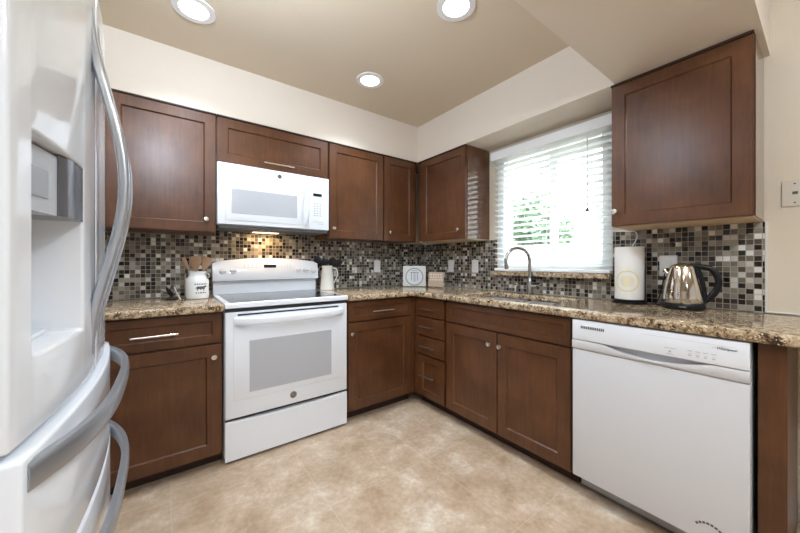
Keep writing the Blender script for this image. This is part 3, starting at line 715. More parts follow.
for xb, xs in ((0.46, 0.027), (0.705, 0.022)):
    b = B()
    for i in range(5):
        for j in range(2):
            xx = xb+i*xs
            p = cp_pt(xx, 1.108+j*0.016); q = [p, p+Vector((0.011, 0, 0)), p+Vector((0.011, 0, 0))+tu*0.0035, p+tu*0.0035]
            b.faces.new([b.verts.new(v+tilt_n*0.0008) for v in q])
    obj('touch_keys', b, M['grey_line'], cp)
# oven door
RF = Fr('B', 2.022)
bm = B(); RF.box(bm, RX0+0.002, RX1-0.002, -0.030, 0, 0.255, 0.862, 0.006, 3); od = obj('oven_door', bm, WH, rg, True)
b = B(); RF.box(b, 0.310, 0.993, 0.0003, 0.003, 0.355, 0.845, 0.0025, 2); obj('door_panel', b, WH, od, True)
b = B(); RF.box(b, 0.393, 0.903, 0.0033, 0.0045, 0.390, 0.690, 0.0008, 1); obj('window', b, M['grey_glass'], od)
b = B(); RF.box(b, 0.330, 0.955, 0.0035, 0.005, 0.8405, 0.850); obj('vent_slot', b, M['seam'], od)
obj('cooktop_gap', rx(RX0+0.004, RX1-0.004, 2.026, 2.0545, 0.8645, 0.8845), M['seam'], rg)  # black strip painting the shade of the open gap under the cooktop
b = B(); n = 16; pts = []
for i in range(n+1):
    t = 2*i/n-1; pts.append((0.650+t*0.335, 2.022-0.006-0.042*(1-abs(t)**6), 0.812-0.004*(1-t*t)))
sweep(b, pts, 0.024, 0.011, (0, 0, 1), 14, 3.0); obj('handle', b, WH, od, True)
def badge(parent, fr, a, z, r, d):
    b = B(); disc(b, fr.p(a, d, z), fr.n(), r, 0.002, 28); o = obj('badge', b, M['ink'], parent)
    b = B(); ring(b, fr.p(a, d+0.0021, z), fr.n(), r*0.78, r*0.90, 0.0006, 28)
    T, Zv = fr.t(), Vector((0, 0, 1)); c = fr.p(a, d+0.0024, z)
    for sgn in (-1, 1):     # two looped script strokes
        pts = [c+T*(r*(0.28*sgn+0.24*math.cos(q)))+Zv*(r*(0.05+0.26*math.sin(q))) for q in [PI*0.15+k*PI*1.75/14 for k in range(15)]]
        pts += [pts[-1]+T*(r*0.05)-Zv*(r*0.35)]
        tube(b, pts, r*0.055, 6)
    obj('badge_script', b, M['mirror_steel'], parent)
badge(od, RF, 0.648, 0.311, 0.021, 0.0003)
b = B(); n = 16; rows = []
for i in range(n+1):
    t = 2*i/n-1; x = RX0+0.002+(RX1-RX0-0.004)*i/n; zt = 0.241-0.013*(1-t*t)
    rows.append([b.verts.new(p) for p in ((x, 2.024, 0.018), (x, 2.024, zt-0.004), (x, 2.030, zt), (x, 2.053, zt), (x, 2.053, 0.018))])
for A, Q in zip(rows[:-1], rows[1:]):
    for i in range(5): j = (i+1) % 5; b.faces.new((A[i], A[j], Q[j], Q[i]))
b.faces.new(rows[0][::-1]); b.faces.new(rows[-1]); obj('storage_drawer', b, WH, rg, True)
obj('drawer_gap', rx(RX0+0.003, RX1-0.003, 2.034, 2.0545, 0.2415, 0.2545), M['seam'], rg)

# ------------------------------------------------------------------ microwave
mw = thing('microwave', 'white over-the-range microwave hung under the short cherry cabinet', 'microwave', (0.645, 2.49, 1.395))
MF = Fr('B', 2.333)
b = B(); box(b, 0.264, 1.0245, 2.352, 2.640, 1.392, 1.797, 0.004); obj('body', b, WH, mw)
b = B(); MF.box(b, 0.2645, 0.862, -0.018, 0, 1.396, 1.797, 0.005, 3); md = obj('door', b, WH, mw, True)
b = B(); MF.box(b, 0.308, 0.822, 0.0003, 0.003, 1.425, 1.705, 0.0025, 2); obj('door_panel', b, WH, md, True)
b = B(); MF.box(b, 0.345, 0.775, 0.0033, 0.0045, 1.472, 1.634, 0.0008, 1); obj('window', b, M['grey_glass'], md)
pts = [MF.p(0.842, 0.004+0.026*(1-abs(2*i/14-1)**3), 1.425+0.30*i/14) for i in range(15)]
b = B(); sweep(b, pts, 0.011, 0.007, (1, 0, 0), 12, 2.6); obj('handle', b, WH, md, True)
badge(md, MF, 0.650, 1.758, 0.015, 0.0003)
b = B(); MF.box(b, 0.864, 1.0245, -0.018, 0, 1.396, 1.797, 0.005, 3); mc = obj('control_panel', b, WH, mw, True)
b = B(); MF.box(b, 0.897, 0.965, 0.0003, 0.002, 1.650, 1.672); obj('display', b, M['black'], mc)
b = B()
for i in range(3):
    for j in range(6): MF.box(b, 0.902+i*0.022, 0.916+i*0.022, 0.0003, 0.0010, 1.500+j*0.018, 1.508+j*0.018)
obj('keypad', b, M['grey_line'], mc); b = B()
MF.box(b, 0.900, 0.98, 0.0003, 0.001, 1.455, 1.458); MF.box(b, 0.93, 0.98, 0.0003, 0.001, 1.440, 1.443); obj('key_legend', b, M['grey_line'], mc)
b = B(); box(b, 0.272, 1.017, 2.345, 2.630, 1.372, 1.3915, 0.003); vt = obj('vent_grille', b, M['ink'], mw)
b = B(); box(b, 0.52, 0.70, 2.53, 2.58, 1.3695, 1.3718); obj('lamp_lens', b, M['warm_lamp'], vt)
hl = area('hood_lamp', (0.61, 2.555, 1.366), (0, 0, 0), 0.16, 0.04, 1.6, (1.0, 0.66, 0.34)); hl.parent = mw; hl.location = Vector((0.61, 2.555, 1.366))-mw.location

# ------------------------------------------------------------------ dishwasher
dw = thing('dishwasher', 'white built-in dishwasher under the granite counter', 'dishwasher', (1.9, 0.457, 0))
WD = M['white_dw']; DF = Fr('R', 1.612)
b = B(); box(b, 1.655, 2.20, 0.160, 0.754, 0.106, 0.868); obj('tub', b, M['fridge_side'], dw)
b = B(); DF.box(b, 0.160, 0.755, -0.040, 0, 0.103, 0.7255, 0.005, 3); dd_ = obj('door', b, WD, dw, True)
b = B(); DF.box(b, 0.160, 0.755, -0.040, 0.004, 0.7715, 0.869, 0.005, 3); cp2 = obj('control_panel', b, M['white'], dw, True)
# curved handle band between panel and door: bulges down in the middle with a finger pocket behind it
b = B(); n = 36; rows = []
for i in range(n+1):
    y = 0.160+0.595*i/n; t = (i/n-0.47)*2; g = max(0.0, 1-(t/0.60)**2)
    zl = 0.7695-0.026*g; dp = 0.008+0.026*min(1, g*3)
    rows.append([b.verts.new((1.612-d, y, z)) for d, z in ((-0.04, 0.7285), (0.001, 0.7285), (0.0035, 0.732), (0.0035+0.004*g, zl-0.006), (0.002+0.004*g, zl), (-0.004, zl-0.001), (-dp+0.003, 0.7355), (-dp, 0.7355), (-dp, 0.7705), (-0.04, 0.7705))])
for A, Q in zip(rows[:-1], rows[1:]):
    for i in range(10): j = (i+1) % 10; b.faces.new((A[i], A[j], Q[j], Q[i]))
b.faces.new(rows[0][::-1]); b.faces.new(rows[-1]); obj('pocket_handle', b, WD, dw, True)
b = B()
for i in range(13): DF.box(b, 0.613+i*0.0080, 0.6175+i*0.0080, 0.0042, 0.0050, 0.829, 0.842)
obj('vent_slots', b, M['seam'], cp2)
b = text_bm('Whirlpool', 0.0125, 0.25); place_flat(b, DF.p(0.217, 0.0046, 0.836), (0, -1, 0), (0, 0, 1)); obj('brand_lettering', b, M['ink'], cp2)
b = B(); pts = [DF.p(0.255-0.055*(i/12), 0.0046, 0.8345+0.0075*math.sin(PI*i/12)) for i in range(13)]; tube(b, pts, 0.0006, 5); obj('brand_swoosh', b, M['grey_line'], cp2)
b = B()
for i in range(4):
    DF.box(b, 0.243+i*0.022, 0.257+i*0.022, 0.0042, 0.0046, 0.808, 0.8105)
    DF.box(b, 0.246+i*0.022, 0.254+i*0.022, 0.0042, 0.0046, 0.790, 0.794)
    DF.box(b, 0.243+i*0.022, 0.255+i*0.022, 0.0042, 0.0046, 0.798, 0.7995)
DF.box(b, 0.355, 0.395, 0.0042, 0.0046, 0.806, 0.808); DF.box(b, 0.372, 0.380, 0.0042, 0.0046, 0.790, 0.797); DF.box(b, 0.365, 0.388, 0.0042, 0.0046, 0.783, 0.785)
DF.box(b, 0.190, 0.47, 0.0042, 0.0045, 0.846, 0.8468)
obj('key_markings', b, M['grey_line'], cp2)
b = B(); box(b, 1.700, 1.715, 0.165, 0.752, 0.020, 0.1055, 0.002); obj('kick_plate', b, M['bar_grey'], dw)
b = B(); box(b, 1.73, 2.18, 0.17, 0.745, 0.0, 0.1055); obj('base', b, M['seam'], dw)
b = B()      # arched decal low on the door
for i in range(9):
    a = math.radians(150-13*i); c = DF.p(0.262+0.046*math.cos(a)*-1*-1, 0.0006, 0.125+0.050*math.sin(a))
    tg = Vector((0, -math.sin(a), math.cos(a))); up = Vector((0, math.cos(a), math.sin(a)))
    q = [c-tg*0.0042, c+tg*0.0042, c+tg*0.0042+up*0.008, c-tg*0.0042+up*0.008]
    b.faces.new([b.verts.new(v) for v in q])
obj('arched_sticker', b, M['ink'], dd_)

# ------------------------------------------------------------------ refrigerator
FY0, FY1, FC = 0.655, 1.480, 1.0675
FH = (FY1-FY0)/2
def fx_(y, extra=0.0): return -0.169+0.032*(1-((y-FC)/FH)**2)+extra
rf = thing('refrigerator', 'tall white french door refrigerator with two bottom drawers', 'refrigerator', (-0.55, FC, 0))
b = B(); box(b, -0.925, -0.275, FY0+0.004, FY1-0.004, 0.03, 1.790, 0.004); obj('body', b, M['fridge_side'], rf)
b = B(); box(b, -0.88, -0.30, FY0+0.03, FY1-0.03, 0.0, 0.0295); obj('base', b, M['seam'], rf)
def curved_front(y0, y1, z0, z1, extra=0.0, niche=None, back=-0.270):
    b = B(); ys = [y0+(y1-y0)*i/16 for i in range(17)]; zs = [z0, z1]
    if niche:
        ny0, ny1, nz0, nz1, nx = niche; ys = sorted(set([y for y in ys if abs(y-ny0) > 0.008 and abs(y-ny1) > 0.008]+[ny0, ny1])); zs = [z0, nz0, nz1, z1]
    cache = {}
    def V(i, k, s):
        key = (i, k, s)
        if key not in cache:
            x = {'f': fx_(ys[i], extra), 'b': back, 'n': niche[4] if niche else 0}[s]
            cache[key] = b.verts.new((x, ys[i], zs[k]))
        return cache[key]
    hole = lambda i, k: niche and niche[0]-1e-6 <= ys[i] and ys[i+1] <= niche[1]+1e-6 and k == 1
    I, K = len(ys)-1, len(zs)-1
    for i in range(I):
        for k in range(K):
            if hole(i, k):
                b.faces.new([V(i,k,'n'), V(i+1,k,'n'), V(i+1,k+1,'n'), V(i,k+1,'n')])
                b.faces.new([V(i,k,'f'), V(i+1,k,'f'), V(i+1,k,'n'), V(i,k,'n')]); b.faces.new([V(i,k+1,'n'), V(i+1,k+1,'n'), V(i+1,k+1,'f'), V(i,k+1,'f')])
                if not hole(i-1, k): b.faces.new([V(i,k,'f'), V(i,k,'n'), V(i,k+1,'n'), V(i,k+1,'f')])
                if not hole(i+1, k): b.faces.new([V(i+1,k,'n'), V(i+1,k,'f'), V(i+1,k+1,'f'), V(i+1,k+1,'n')])
            else: b.faces.new([V(i,k,'f'), V(i+1,k,'f'), V(i+1,k+1,'f'), V(i,k+1,'f')])
            b.faces.new([V(i,k,'b'), V(i,k+1,'b'), V(i+1,k+1,'b'), V(i+1,k,'b')])
        b.faces.new([V(i,0,'f'), V(i,0,'b'), V(i+1,0,'b'), V(i+1,0,'f')]); b.faces.new([V(i,K,'f'), V(i+1,K,'f'), V(i+1,K,'b'), V(i,K,'b')])
    for k in range(K):
        b.faces.new([V(0,k,'f'), V(0,k+1,'f'), V(0,k+1,'b'), V(0,k,'b')]); b.faces.new([V(I,k,'f'), V(I,k,'b'), V(I,k+1,'b'), V(I,k+1,'f')])
    bmesh.ops.recalc_face_normals(b, faces=b.faces)
    es = [e for e in b.edges if len(e.link_faces) == 2 and e.calc_face_angle() > 1.0 and not (niche and all(abs(v.co.x-niche[4]) < 1e-5 for v in e.verts))]
    bmesh.ops.bevel(b, geom=es, offset=0.006, segments=3, affect='EDGES', profile=0.5)
    return b
FW = M['fridge']
NY0, NY1, NZ0, NZ1 = 0.716, 0.944, 1.007, 1.347
ld = obj('door', curved_front(FY0, FC-0.002, 0.888, 1.815, 0, (NY0, NY1, NZ0, NZ1, -0.245)), FW, rf, True)
rd = obj('door', curved_front(FC+0.002, FY1, 0.888, 1.815), FW, rf, True)
d1 = obj('freezer_drawer', curved_front(FY0, FY1, 0.636, 0.876, 0.012), FW, rf, True)
d2 = obj('freezer_drawer', curved_front(FY0, FY1, 0.075, 0.624, 0.012), FW, rf, True)
b = B(); box(b, -0.262, -0.200, FY0+0.008, FY1-0.008, 0.8765, 0.8875); box(b, -0.262, -0.200, FY0+0.008, FY1-0.008, 0.6245, 0.6355); obj('gasket', b, M['bar_grey'], rf)
b = B(); box(b, -0.262, -0.195, FY0-0.001, FY0+0.006, 0.870, 0.8875); obj('hinge_bracket', b, M['ink'], rf)
for y in (FY0+0.05, FY1-0.05):
    b = B(); box(b, -0.36, -0.22, y-0.035, y+0.035, 1.8155, 1.832, 0.005); box(b, -0.36, -0.28, y-0.035, y+0.035, 1.7905, 1.816); obj('hinge_cover', b, M['fridge_side'], rf)
# water and ice unit in the left door
b = B(); n = 8; rows = []
PY0 = 0.846
for i in range(n+1):
    y = PY0+(NY1-0.0005-PY0)*i/n; rows.append([b.verts.new((x, y, z)) for x, z in ((fx_(y)-0.001-0.010*(1-i/n)**3, 1.233), (fx_(y)-0.001-0.010*(1-i/n)**3, NZ1-0.0008), (-0.2445, NZ1-0.0008), (-0.2445, 1.233))])
for A, Q in zip(rows[:-1], rows[1:]):
    for i in range(4): j = (i+1) % 4; b.faces.new((A[i], A[j], Q[j], Q[i]))
b.faces.new(rows[0][::-1]); b.faces.new(rows[-1]); obj('dispenser_panel', b, M['disp_dark'] if 'disp_dark' in M else plain('smoked_silver_panel', (0.17, 0.18, 0.20), 0.12, metal=0.3), ld, True)
A_, B_ = Vector((-0.184, 0.7215, 0)), Vector((fx_(PY0)-0.014, PY0-0.0006, 0))
def prism(poly, z0, z1):
    b = B(); lo = [b.verts.new((p[0], p[1], z0)) for p in poly]; hi = [b.verts.new((p[0], p[1], z1)) for p in poly]; n = len(poly)
    b.faces.new(lo[::-1]); b.faces.new(hi)
    for i in range(n): b.faces.new((lo[i], lo[(i+1) % n], hi[(i+1) % n], hi[i]))
    return b
obj('dispenser_housing', prism([(-0.2440, 0.7215), A_, B_, (-0.2440, PY0-0.0006)], 1.233, NZ1-0.006), plain('silver_housing', (0.50, 0.53, 0.57), 0.3), ld)
dn = Vector((B_.y-A_.y, -(B_.x-A_.x), 0)).normalized(); P_, Q_ = A_.lerp(B_, 0.12)+dn*0.0003, A_.lerp(B_, 0.74)+dn*0.0003
obj('dispenser_screen', prism([P_, Q_, Q_+dn*0.002, P_+dn*0.002], 1.258, 1.306), plain('grey_screen', (0.33, 0.35, 0.38), 0.2), ld)
b = B(); box(b, -0.2445, fx_(NY0)-0.030, NY0+0.010, NY1-0.010, NZ0+0.0005, NZ0+0.010, 0.003); obj('drip_tray', b, FW, ld)
b = B(); box(b, -0.2440, -0.225, 0.835, 0.905, 1.10, 1.228, 0.004); obj('ice_paddle', b, M['fridge_side'], ld)
# handles
for par, y, lab in ((ld, FC-0.036, 0), (rd, FC+0.036, 0)):
    n = 24; pts = []
    for i in range(n+1):
        t = 2*i/n-1; pts.append((fx_(y)-0.004+0.060*math.cos(PI*t/2)**2, y, 1.338+0.402*t))
    b = B(); sweep(b, pts, 0.023, 0.011, (0, 1, 0), 14, 2.8, lambda q: 0.55+0.45*min(1, 6*q, 6*(1-q))); obj('handle', b, M['handle_grey'], par, True)
for par, zc_ in ((d1, 0.845), (d2, 0.594)):
    n = 32; pts = []
    for i in range(n+1):
        t = 2*i/n-1; y = 1.066+0.395*t; pts.append((fx_(y, 0.012)*0+-0.160+0.070*(1-abs(t)**3.0)-0.0*t, y, zc_))
    b = B(); sweep(b, pts, 0.0215, 0.009, (0, 0, 1), 14, 3.4); obj('handle', b, M['bar_grey'], par, True)

# ------------------------------------------------------------------ outlets
def wall_plate(fr, a, z, mat, kind, label, w=0.070, h=0.115, cat='outlet'):
    t = thing(kind, label, cat, fr.p(a, 0.0003, z))
    b = B(); fr.box(b, a-w/2, a+w/2, 0.0003, 0.006, z-h/2, z+h/2, 0.002); obj('cover_plate', b, mat, t)
    return t
TB, TR, WR = Fr('B', YW-0.008), Fr('R', XW-0.008), Fr('R', XW)
def socket(t, fr, a, z, mat):
    for s in (-1, 1):
        b = B(); fr.box(b, a-0.016, a+0.016, 0.0062, 0.0085, z+s*0.024-0.014, z+s*0.024+0.014, 0.002); o = obj('socket_face', b, mat, t)
def rocker(t, fr, a, z, mat):
    b = B(); fr.box(b, a-0.016, a+0.016, 0.0062, 0.0095, z-0.033, z+0.033, 0.002); obj('rocker', b, mat, t)
t = wall_plate(TB, 1.664, 1.110, M['white_pl'], 'wall_outlet', 'white wall outlet in the back mosaic right of the range'); socket(t, TB, 1.664, 1.110, M['white_pl'])
t = wall_plate(TR, 2.196, 1.112, M['white_pl'], 'wall_outlet', 'white wall outlet nearest the corner in the mosaic below the wall cabinet'); socket(t, TR, 2.196, 1.112, M['white_pl'])
t = wall_plate(TR, 1.895, 1.112, M['white_pl'], 'light_switch', 'white rocker switch on the mosaic left of the window', cat='switch'); rocker(t, TR, 1.895, 1.112, M['white_pl'])
t = wall_plate(TR, 0.528, 1.128, M['white_pl'], 'wall_outlet', 'white wall outlet behind the steel kettle', 0.078, 0.115); socket(t, TR, 0.528, 1.128, M['white_pl'])
t = wall_plate(WR, 0.088, 1.455, M['ivory'], 'phone_jack', 'ivory wall plate with a dark jack at the right edge', 0.075, 0.115, 'wall plate')
b = B(); WR.box(b, 0.079, 0.095, 0.0062, 0.0080, 1.450, 1.462); obj('jack', b, M['ink'], t)
for s in (-1, 1):
    b = B(); lathe(b, WR.p(0.088, 0.0060, 1.455+s*0.042), [(0.0035, 0), (0.003, 0.001)], (-1, 0, 0), 12); obj('screw', b, M['ink'], t)

# ------------------------------------------------------------------ things on the counters
G = CT1+0.0003
# utensil crock
cx, cy = 0.165, 2.455
cr = thing('utensil_crock', 'white milk-can crock printed with a black cow beside the range', 'crock', (cx, cy, G))
b = B(); lathe(b, (cx, cy, G), [(0.060, 0), (0.064, 0.004), (0.065, 0.02), (0.065, 0.110), (0.060, 0.128), (0.050, 0.140), (0.048, 0.150), (0.051, 0.172), (0.053, 0.176), (0.049, 0.176), (0.045, 0.150), (0.046, 0.140), (0.058, 0.110), (0.058, 0.012), (0, 0.010)], seg=36); cb = obj('jar', b, M['crock'], cr, True)
for s in (-1, 1):
    dr = Vector((0.80, -0.60, 0))*s
    b = B(); tube(b, smoothpath([Vector((cx, cy, G+0.160))+dr*0.050, Vector((cx, cy, G+0.162))+dr*0.072, Vector((cx, cy, G+0.145))+dr*0.080, Vector((cx, cy, G+0.128))+dr*0.061], 5), 0.0045, 8); obj('handle', b, M['steel'], cr, True)
def wrap(bm, polys, c, r, th0, zc):
    for poly in polys:
        bm.faces.new([bm.verts.new((c[0]+r*math.cos(th0+x/r), c[1]+r*math.sin(th0+x/r), zc+z)) for x, z in poly])
th = math.atan2(-cy, -cx)+0.30
cow = [*[[(-0.018+i*0.004, -0.004), (-0.014+i*0.004, -0.004), (-0.014+i*0.004, 0.009 if i < 8 else 0.007), (-0.018+i*0.004, 0.009 if i else 0.006)] for i in range(9)], [(0.014,0.010),(0.020,0.013),(0.027,0.009),(0.027,0.004),(0.017,0.003)],
       [(-0.016,-0.003),(-0.012,-0.003),(-0.012,-0.013),(-0.015,-0.013)], [(0.010,-0.003),(0.014,-0.003),(0.014,-0.013),(0.011,-0.013)], [(-0.004,-0.003),(0.002,-0.003),(0.000,-0.008),(-0.003,-0.008)], [(-0.020,0.006),(-0.023,-0.004),(-0.0215,-0.004),(-0.0185,0.004)]]
marks = [[(x, z), (x+w_, z), (x+w_, z+0.005), (x, z+0.005)] for z, row in ((0.017, [(-0.026, .006), (-0.017, .007), (-0.007, .005), (0.001, .008), (0.012, .006), (0.020, .006)]), (-0.024, [(-0.022, .007), (-0.012, .005), (-0.004, .008), (0.007, .006), (0.016, .006)])) for x, w_ in row]
cow, marks = [[(x*1.35, z*1.35) for x, z in q] for q in cow], [[(x*1.35, z*1.35) for x, z in q] for q in marks]
b = B(); wrap(b, cow+marks, (cx, cy), 0.0655, th, G+0.068); obj('printed_cow', b, M['ink'], cb)
for k, (dx, dy, h, wd_, lab) in enumerate([(-0.075, 0.035, 0.265, 0.014, 'slim wooden spoon leaning left in the white crock'), (-0.010, 0.02, 0.275, 0.040, 'broad wooden spatula in the middle of the white crock'), (0.055, -0.03, 0.268, 0.032, 'wooden spatula leaning right in the white crock')]):
    p0 = Vector((cx-dx*0.15, cy-dy*0.15, G+0.014)); p1 = Vector((cx+dx*0.62, cy+dy*0.62, G+0.185)); p2 = Vector((cx+dx, cy+dy, G+h))
    s = thing('wooden_utensil', lab, 'kitchen utensil', p0, 'wooden utensils in the crock')
    b = B(); tube(b, [p0, p0.lerp(p1, 0.5), p1], 0.0055, 8); obj('handle', b, M['spoon'], s, True)
    b = B(); q = [p1.lerp(p2, i/8) for i in range(9)]; sweep(b, q, wd_, 0.004, (0.8, -0.6, 0), 12, 2.5, lambda u: 0.30+0.70*math.sin(min(1, u*1.4)*PI/2)*(1 if u < 0.85 else 0.9)); obj('blade', b, M['spoon'], s, True)
# dark leaf ornament by the crock
lx, ly = 0.030, 2.46
lf = thing('leaf_ornament', 'small dark metal leaf ornament left of the white crock', 'ornament', (lx, ly, G))
b = B(); lathe(b, (lx, ly, G), [(0.030, 0), (0.032, 0.004), (0.012, 0.010), (0.006, 0.03), (0, 0.032)], seg=20); obj('base', b, M['bronze'], lf, True)
for a, ln, el in ((2.5, 0.095, 0.5), (3.3, 0.085, 0.22), (5.6, 0.085, 0.35), (0.2, 0.075, 0.75), (4.5, 0.08, 0.6), (1.5, 0.09, 0.95), (4.0, 0.085, 1.0)):
    d = Vector((math.cos(a)*math.cos(el), math.sin(a)*math.cos(el), math.sin(el))); p = Vector((lx, ly, G+0.022))
    b = B(); sweep(b, [p+d*ln*i/8+Vector((0, 0, -0.006*(i/8)**2)) for i in range(9)], 0.015, 0.0015, Vector((0, 0, 1)).cross(d), 10, 2, lambda u: 0.12+0.88*math.sin(PI*min(0.97, u+0.05))); obj('leaf', b, M['bronze'], lf, True)
b = B(); tube(b, smoothpath([(lx+0.012, ly-0.045, G+0.080), (lx+0.022, ly-0.055, G+0.055), (lx+0.030, ly-0.062, G+0.030), (lx+0.045, ly-0.070, G+0.004)], 6), 0.0025, 8); obj('wire_stem', b, M['ivory'], lf, True)
# pitcher with black utensils
px_, py_ = 1.101, 2.545
pt = thing('utensil_pitcher', 'cream tapered pitcher of black utensils right of the range', 'pitcher', (px_, py_, G))
b = B(); lathe(b, (px_, py_, G), [(0.056, 0), (0.059, 0.004), (0.058, 0.03), (0.050, 0.12), (0.043, 0.185), (0.046, 0.205), (0.042, 0.205), (0.040, 0.185), (0.050, 0.03), (0, 0.012)], seg=32); obj('jug', b, M['cream'], pt, True)
dr = Vector((0.80, -0.60, 0)); c0 = Vector((px_, py_, G))
b = B(); sweep(b, smoothpath([c0+dr*0.044+Vector((0, 0, 0.185)), c0+dr*0.080+Vector((0, 0, 0.175)), c0+dr*0.085+Vector((0, 0, 0.12)), c0+dr*0.055+Vector((0, 0, 0.055))], 6), 0.008, 0.005, Vector((0.6, 0.8, 0)), 10); obj('handle', b, M['cream'], pt, True)
for k, (dx, dz, ln, rw, lab) in enumerate([(-0.066, 0.272, 0.090, 0.034, 'black slotted turner pointing left out of the cream pitcher'), (-0.022, 0.252, 0.075, 0.036, 'black ladle low in the middle of the cream pitcher'), (0.038, 0.262, 0.080, 0.036, 'black spoon head rising right out of the cream pitcher'), (0.088, 0.246, 0.090, 0.028, 'black spatula leaning far right out of the cream pitcher')]):
    p0 = c0-dr*dx*0.12+Vector((0, 0, 0.022)); p1 = c0+dr*dx*0.55+Vector((0, 0, 0.212)); p2 = c0+dr*(dx+math.copysign(ln*0.4, dx))+Vector((0, 0, dz))
    s = thing('black_utensil', lab, 'kitchen utensil', p0, 'black utensils in the cream pitcher')
    b = B(); tube(b, [p0, p0.lerp(p1, 0.5), p1], 0.005, 8); obj('handle', b, M['black'], s, True)
    b = B(); sweep(b, [p1.lerp(p2, i/8) for i in range(9)], rw, 0.006, Vector((0.3, -0.3, 0.9)), 12, 2.3, lambda u: 0.35+0.65*math.sin(PI*min(0.8, 0.15+u*0.7))); obj('head', b, M['black'], s, True)
tg = thing('kitchen_tongs', 'thin steel tongs leaning beside the cream pitcher', 'tongs', tuple(c0+dr*0.115))
for s in (-1, 1):
    a = c0+dr*(0.115-s*0.022)+Vector((0, 0, 0.006)); e = c0+dr*(0.100+s*0.020)+Vector((0.012, 0.016, 0.175))
    b = B(); sweep(b, [a, a.lerp(e, 0.5)+dr*0.004*s, e], 0.006, 0.0015, Vector((0.6, 0.8, 0)), 8, 3); obj('arm', b, M['steel'], tg, True)
b = B(); tube(b, [c0+dr*0.1085+Vector((0.0, 0.0, 0.086)), c0+dr*0.1085+Vector((0.014, 0.019, 0.092))], 0.003, 8); obj('pivot', b, M['steel'], tg, True)

# decorative tile and plaque in the corner
def standing_tile(name, label, cat, ux, uy, w_, h_, yaw, lean, mat, th_=0.012):
    t = thing(name, label, cat, (ux, uy, G))
    rt = Vector((math.cos(yaw), math.sin(yaw), 0)); nb = Vector((rt.y, -rt.x, 0))  # nb faces the room
    up = (Vector((0, 0, 1))*math.cos(lean)-nb*math.sin(lean)).normalized(); nn = rt.cross(up)
    if nn.dot(nb) < 0: nn = -nn
    o = Vector((ux, uy, G+0.001+th_*math.sin(lean)))
    def pt_(a, z, d=0.0): return o+rt*a+up*z+nn*d
    b = B(); vs = [b.verts.new(pt_(a, z, d)) for d in (-th_, 0) for a, z in ((-w_/2, 0), (w_/2, 0), (w_/2, h_), (-w_/2, h_))]
    for q in ((3,2,1,0),(4,5,6,7),(0,1,5,4),(1,2,6,5),(2,3,7,6),(3,0,4,7)): b.faces.new([vs[i] for i in q])
    bmesh.ops.bevel(b, geom=b.edges[:], offset=0.0025, segments=2, affect='EDGES')
    body = obj('slab', b, mat, t)
    foot = B(); q0 = pt_(0, h_*0.55, -th_-0.002); f0 = Vector((q0.x, q0.y, 0))-nb*0.055; f0.z = G+0.004
    tube(foot, [q0, f0], 0.004, 8); obj('easel_leg', foot, M['ink'], t, True)
    return t, body, pt_, nn, rt, up
t, body, pf, nn, rt, up = standing_tile('decorative_plate', 'square pale grey plate with a dark ring and monogram standing in the corner', 'plate', 1.925, 2.385, 0.222, 0.198, -0.640, 0.12, M['plate'])
b = B(); disc(b, pf(0.0, 0.092, 0.0004), nn, 0.074, 0.0012, 40); obj('inner_disc', b, M['plate_in'], body)
b = B(); ring(b, pf(0.0, 0.092, 0.0006), nn, 0.077, 0.086, 0.0015, 44); obj('ring_border', b, M['ring_grey'], body)
b = B()
def bar(bm, a0, a1, z0, z1):
    bm.faces.new([bm.verts.new(pf(a, z, 0.0020)) for a, z in ((a0, z0), (a1, z0), (a1, z1), (a0, z1))])
bar(b, -0.040, 0.040, 0.131, 0.138); bar(b, -0.032, -0.025, 0.055, 0.131); bar(b, 0.025, 0.032, 0.055, 0.131); bar(b, -0.007, -0.001, 0.045, 0.131); bar(b, 0.005, 0.009, 0.045, 0.131); bar(b, -0.028, 0.028, 0.150, 0.155)
obj('monogram', b, M['ring_grey'], body)
t, body, pf, nn, rt, up = standing_tile('stone_plaque', 'beige stone plaque with pale raised marks right of the square plate', 'plaque', 2.035, 2.205, 0.150, 0.140, -1.05, 0.14, M['plaque'])
b = B(); random.seed(3)
for r_ in range(3):
    a = -0.058
    while a < 0.05:
        w_ = random.uniform(0.010, 0.020)
        b.faces.new([b.verts.new(pf(x, z, 0.001)) for x, z in ((a, 0.060+r_*0.024), (a+w_, 0.060+r_*0.024), (a+w_, 0.074+r_*0.024), (a, 0.074+r_*0.024))]); a += w_+random.uniform(0.005, 0.011)
obj('raised_marks', b, M['plaque_l'], body)

# paper towel on its holder
tx, ty = 2.138, 0.683
th_ = thing('towel_holder', 'black paper towel holder standing right of the window', 'towel holder', (tx, ty, G))
b = B(); lathe(b, (tx, ty, G), [(0.080, 0), (0.082, 0.004), (0.082, 0.012), (0.076, 0.015), (0.078, 0.019), (0.074, 0.023), (0, 0.0235)], seg=40); obj('base', b, M['black'], th_, True)
b = B(); tube(b, [(tx, ty, G+0.0236), (tx, ty, G+0.325)], 0.006, 10); obj('post', b, M['black'], th_, True)
b = B(); tube(b, smoothpath([(tx-0.005, ty-0.0765, G+0.023), (tx-0.006, ty-0.0785, G+0.10), (tx-0.006, ty-0.0775, G+0.19), (tx-0.003, ty-0.082, G+0.215)], 5), 0.003, 8); obj('tension_arm', b, M['black'], th_, True)
b = B(); lathe(b, (tx, ty, G+0.025), [(0.019, 0), (0.070, 0.0), (0.0705, 0.003), (0.0705, 0.293), (0.070, 0.296), (0.019, 0.296), (0.019, 0.0)], seg=48)
o = obj('paper_towel_roll', b, M['towel'], None, True, (tx, ty, G+0.025+0.148)); tag(o, 'white paper towel roll printed with a yellow ring on the black holder', 'paper towel')
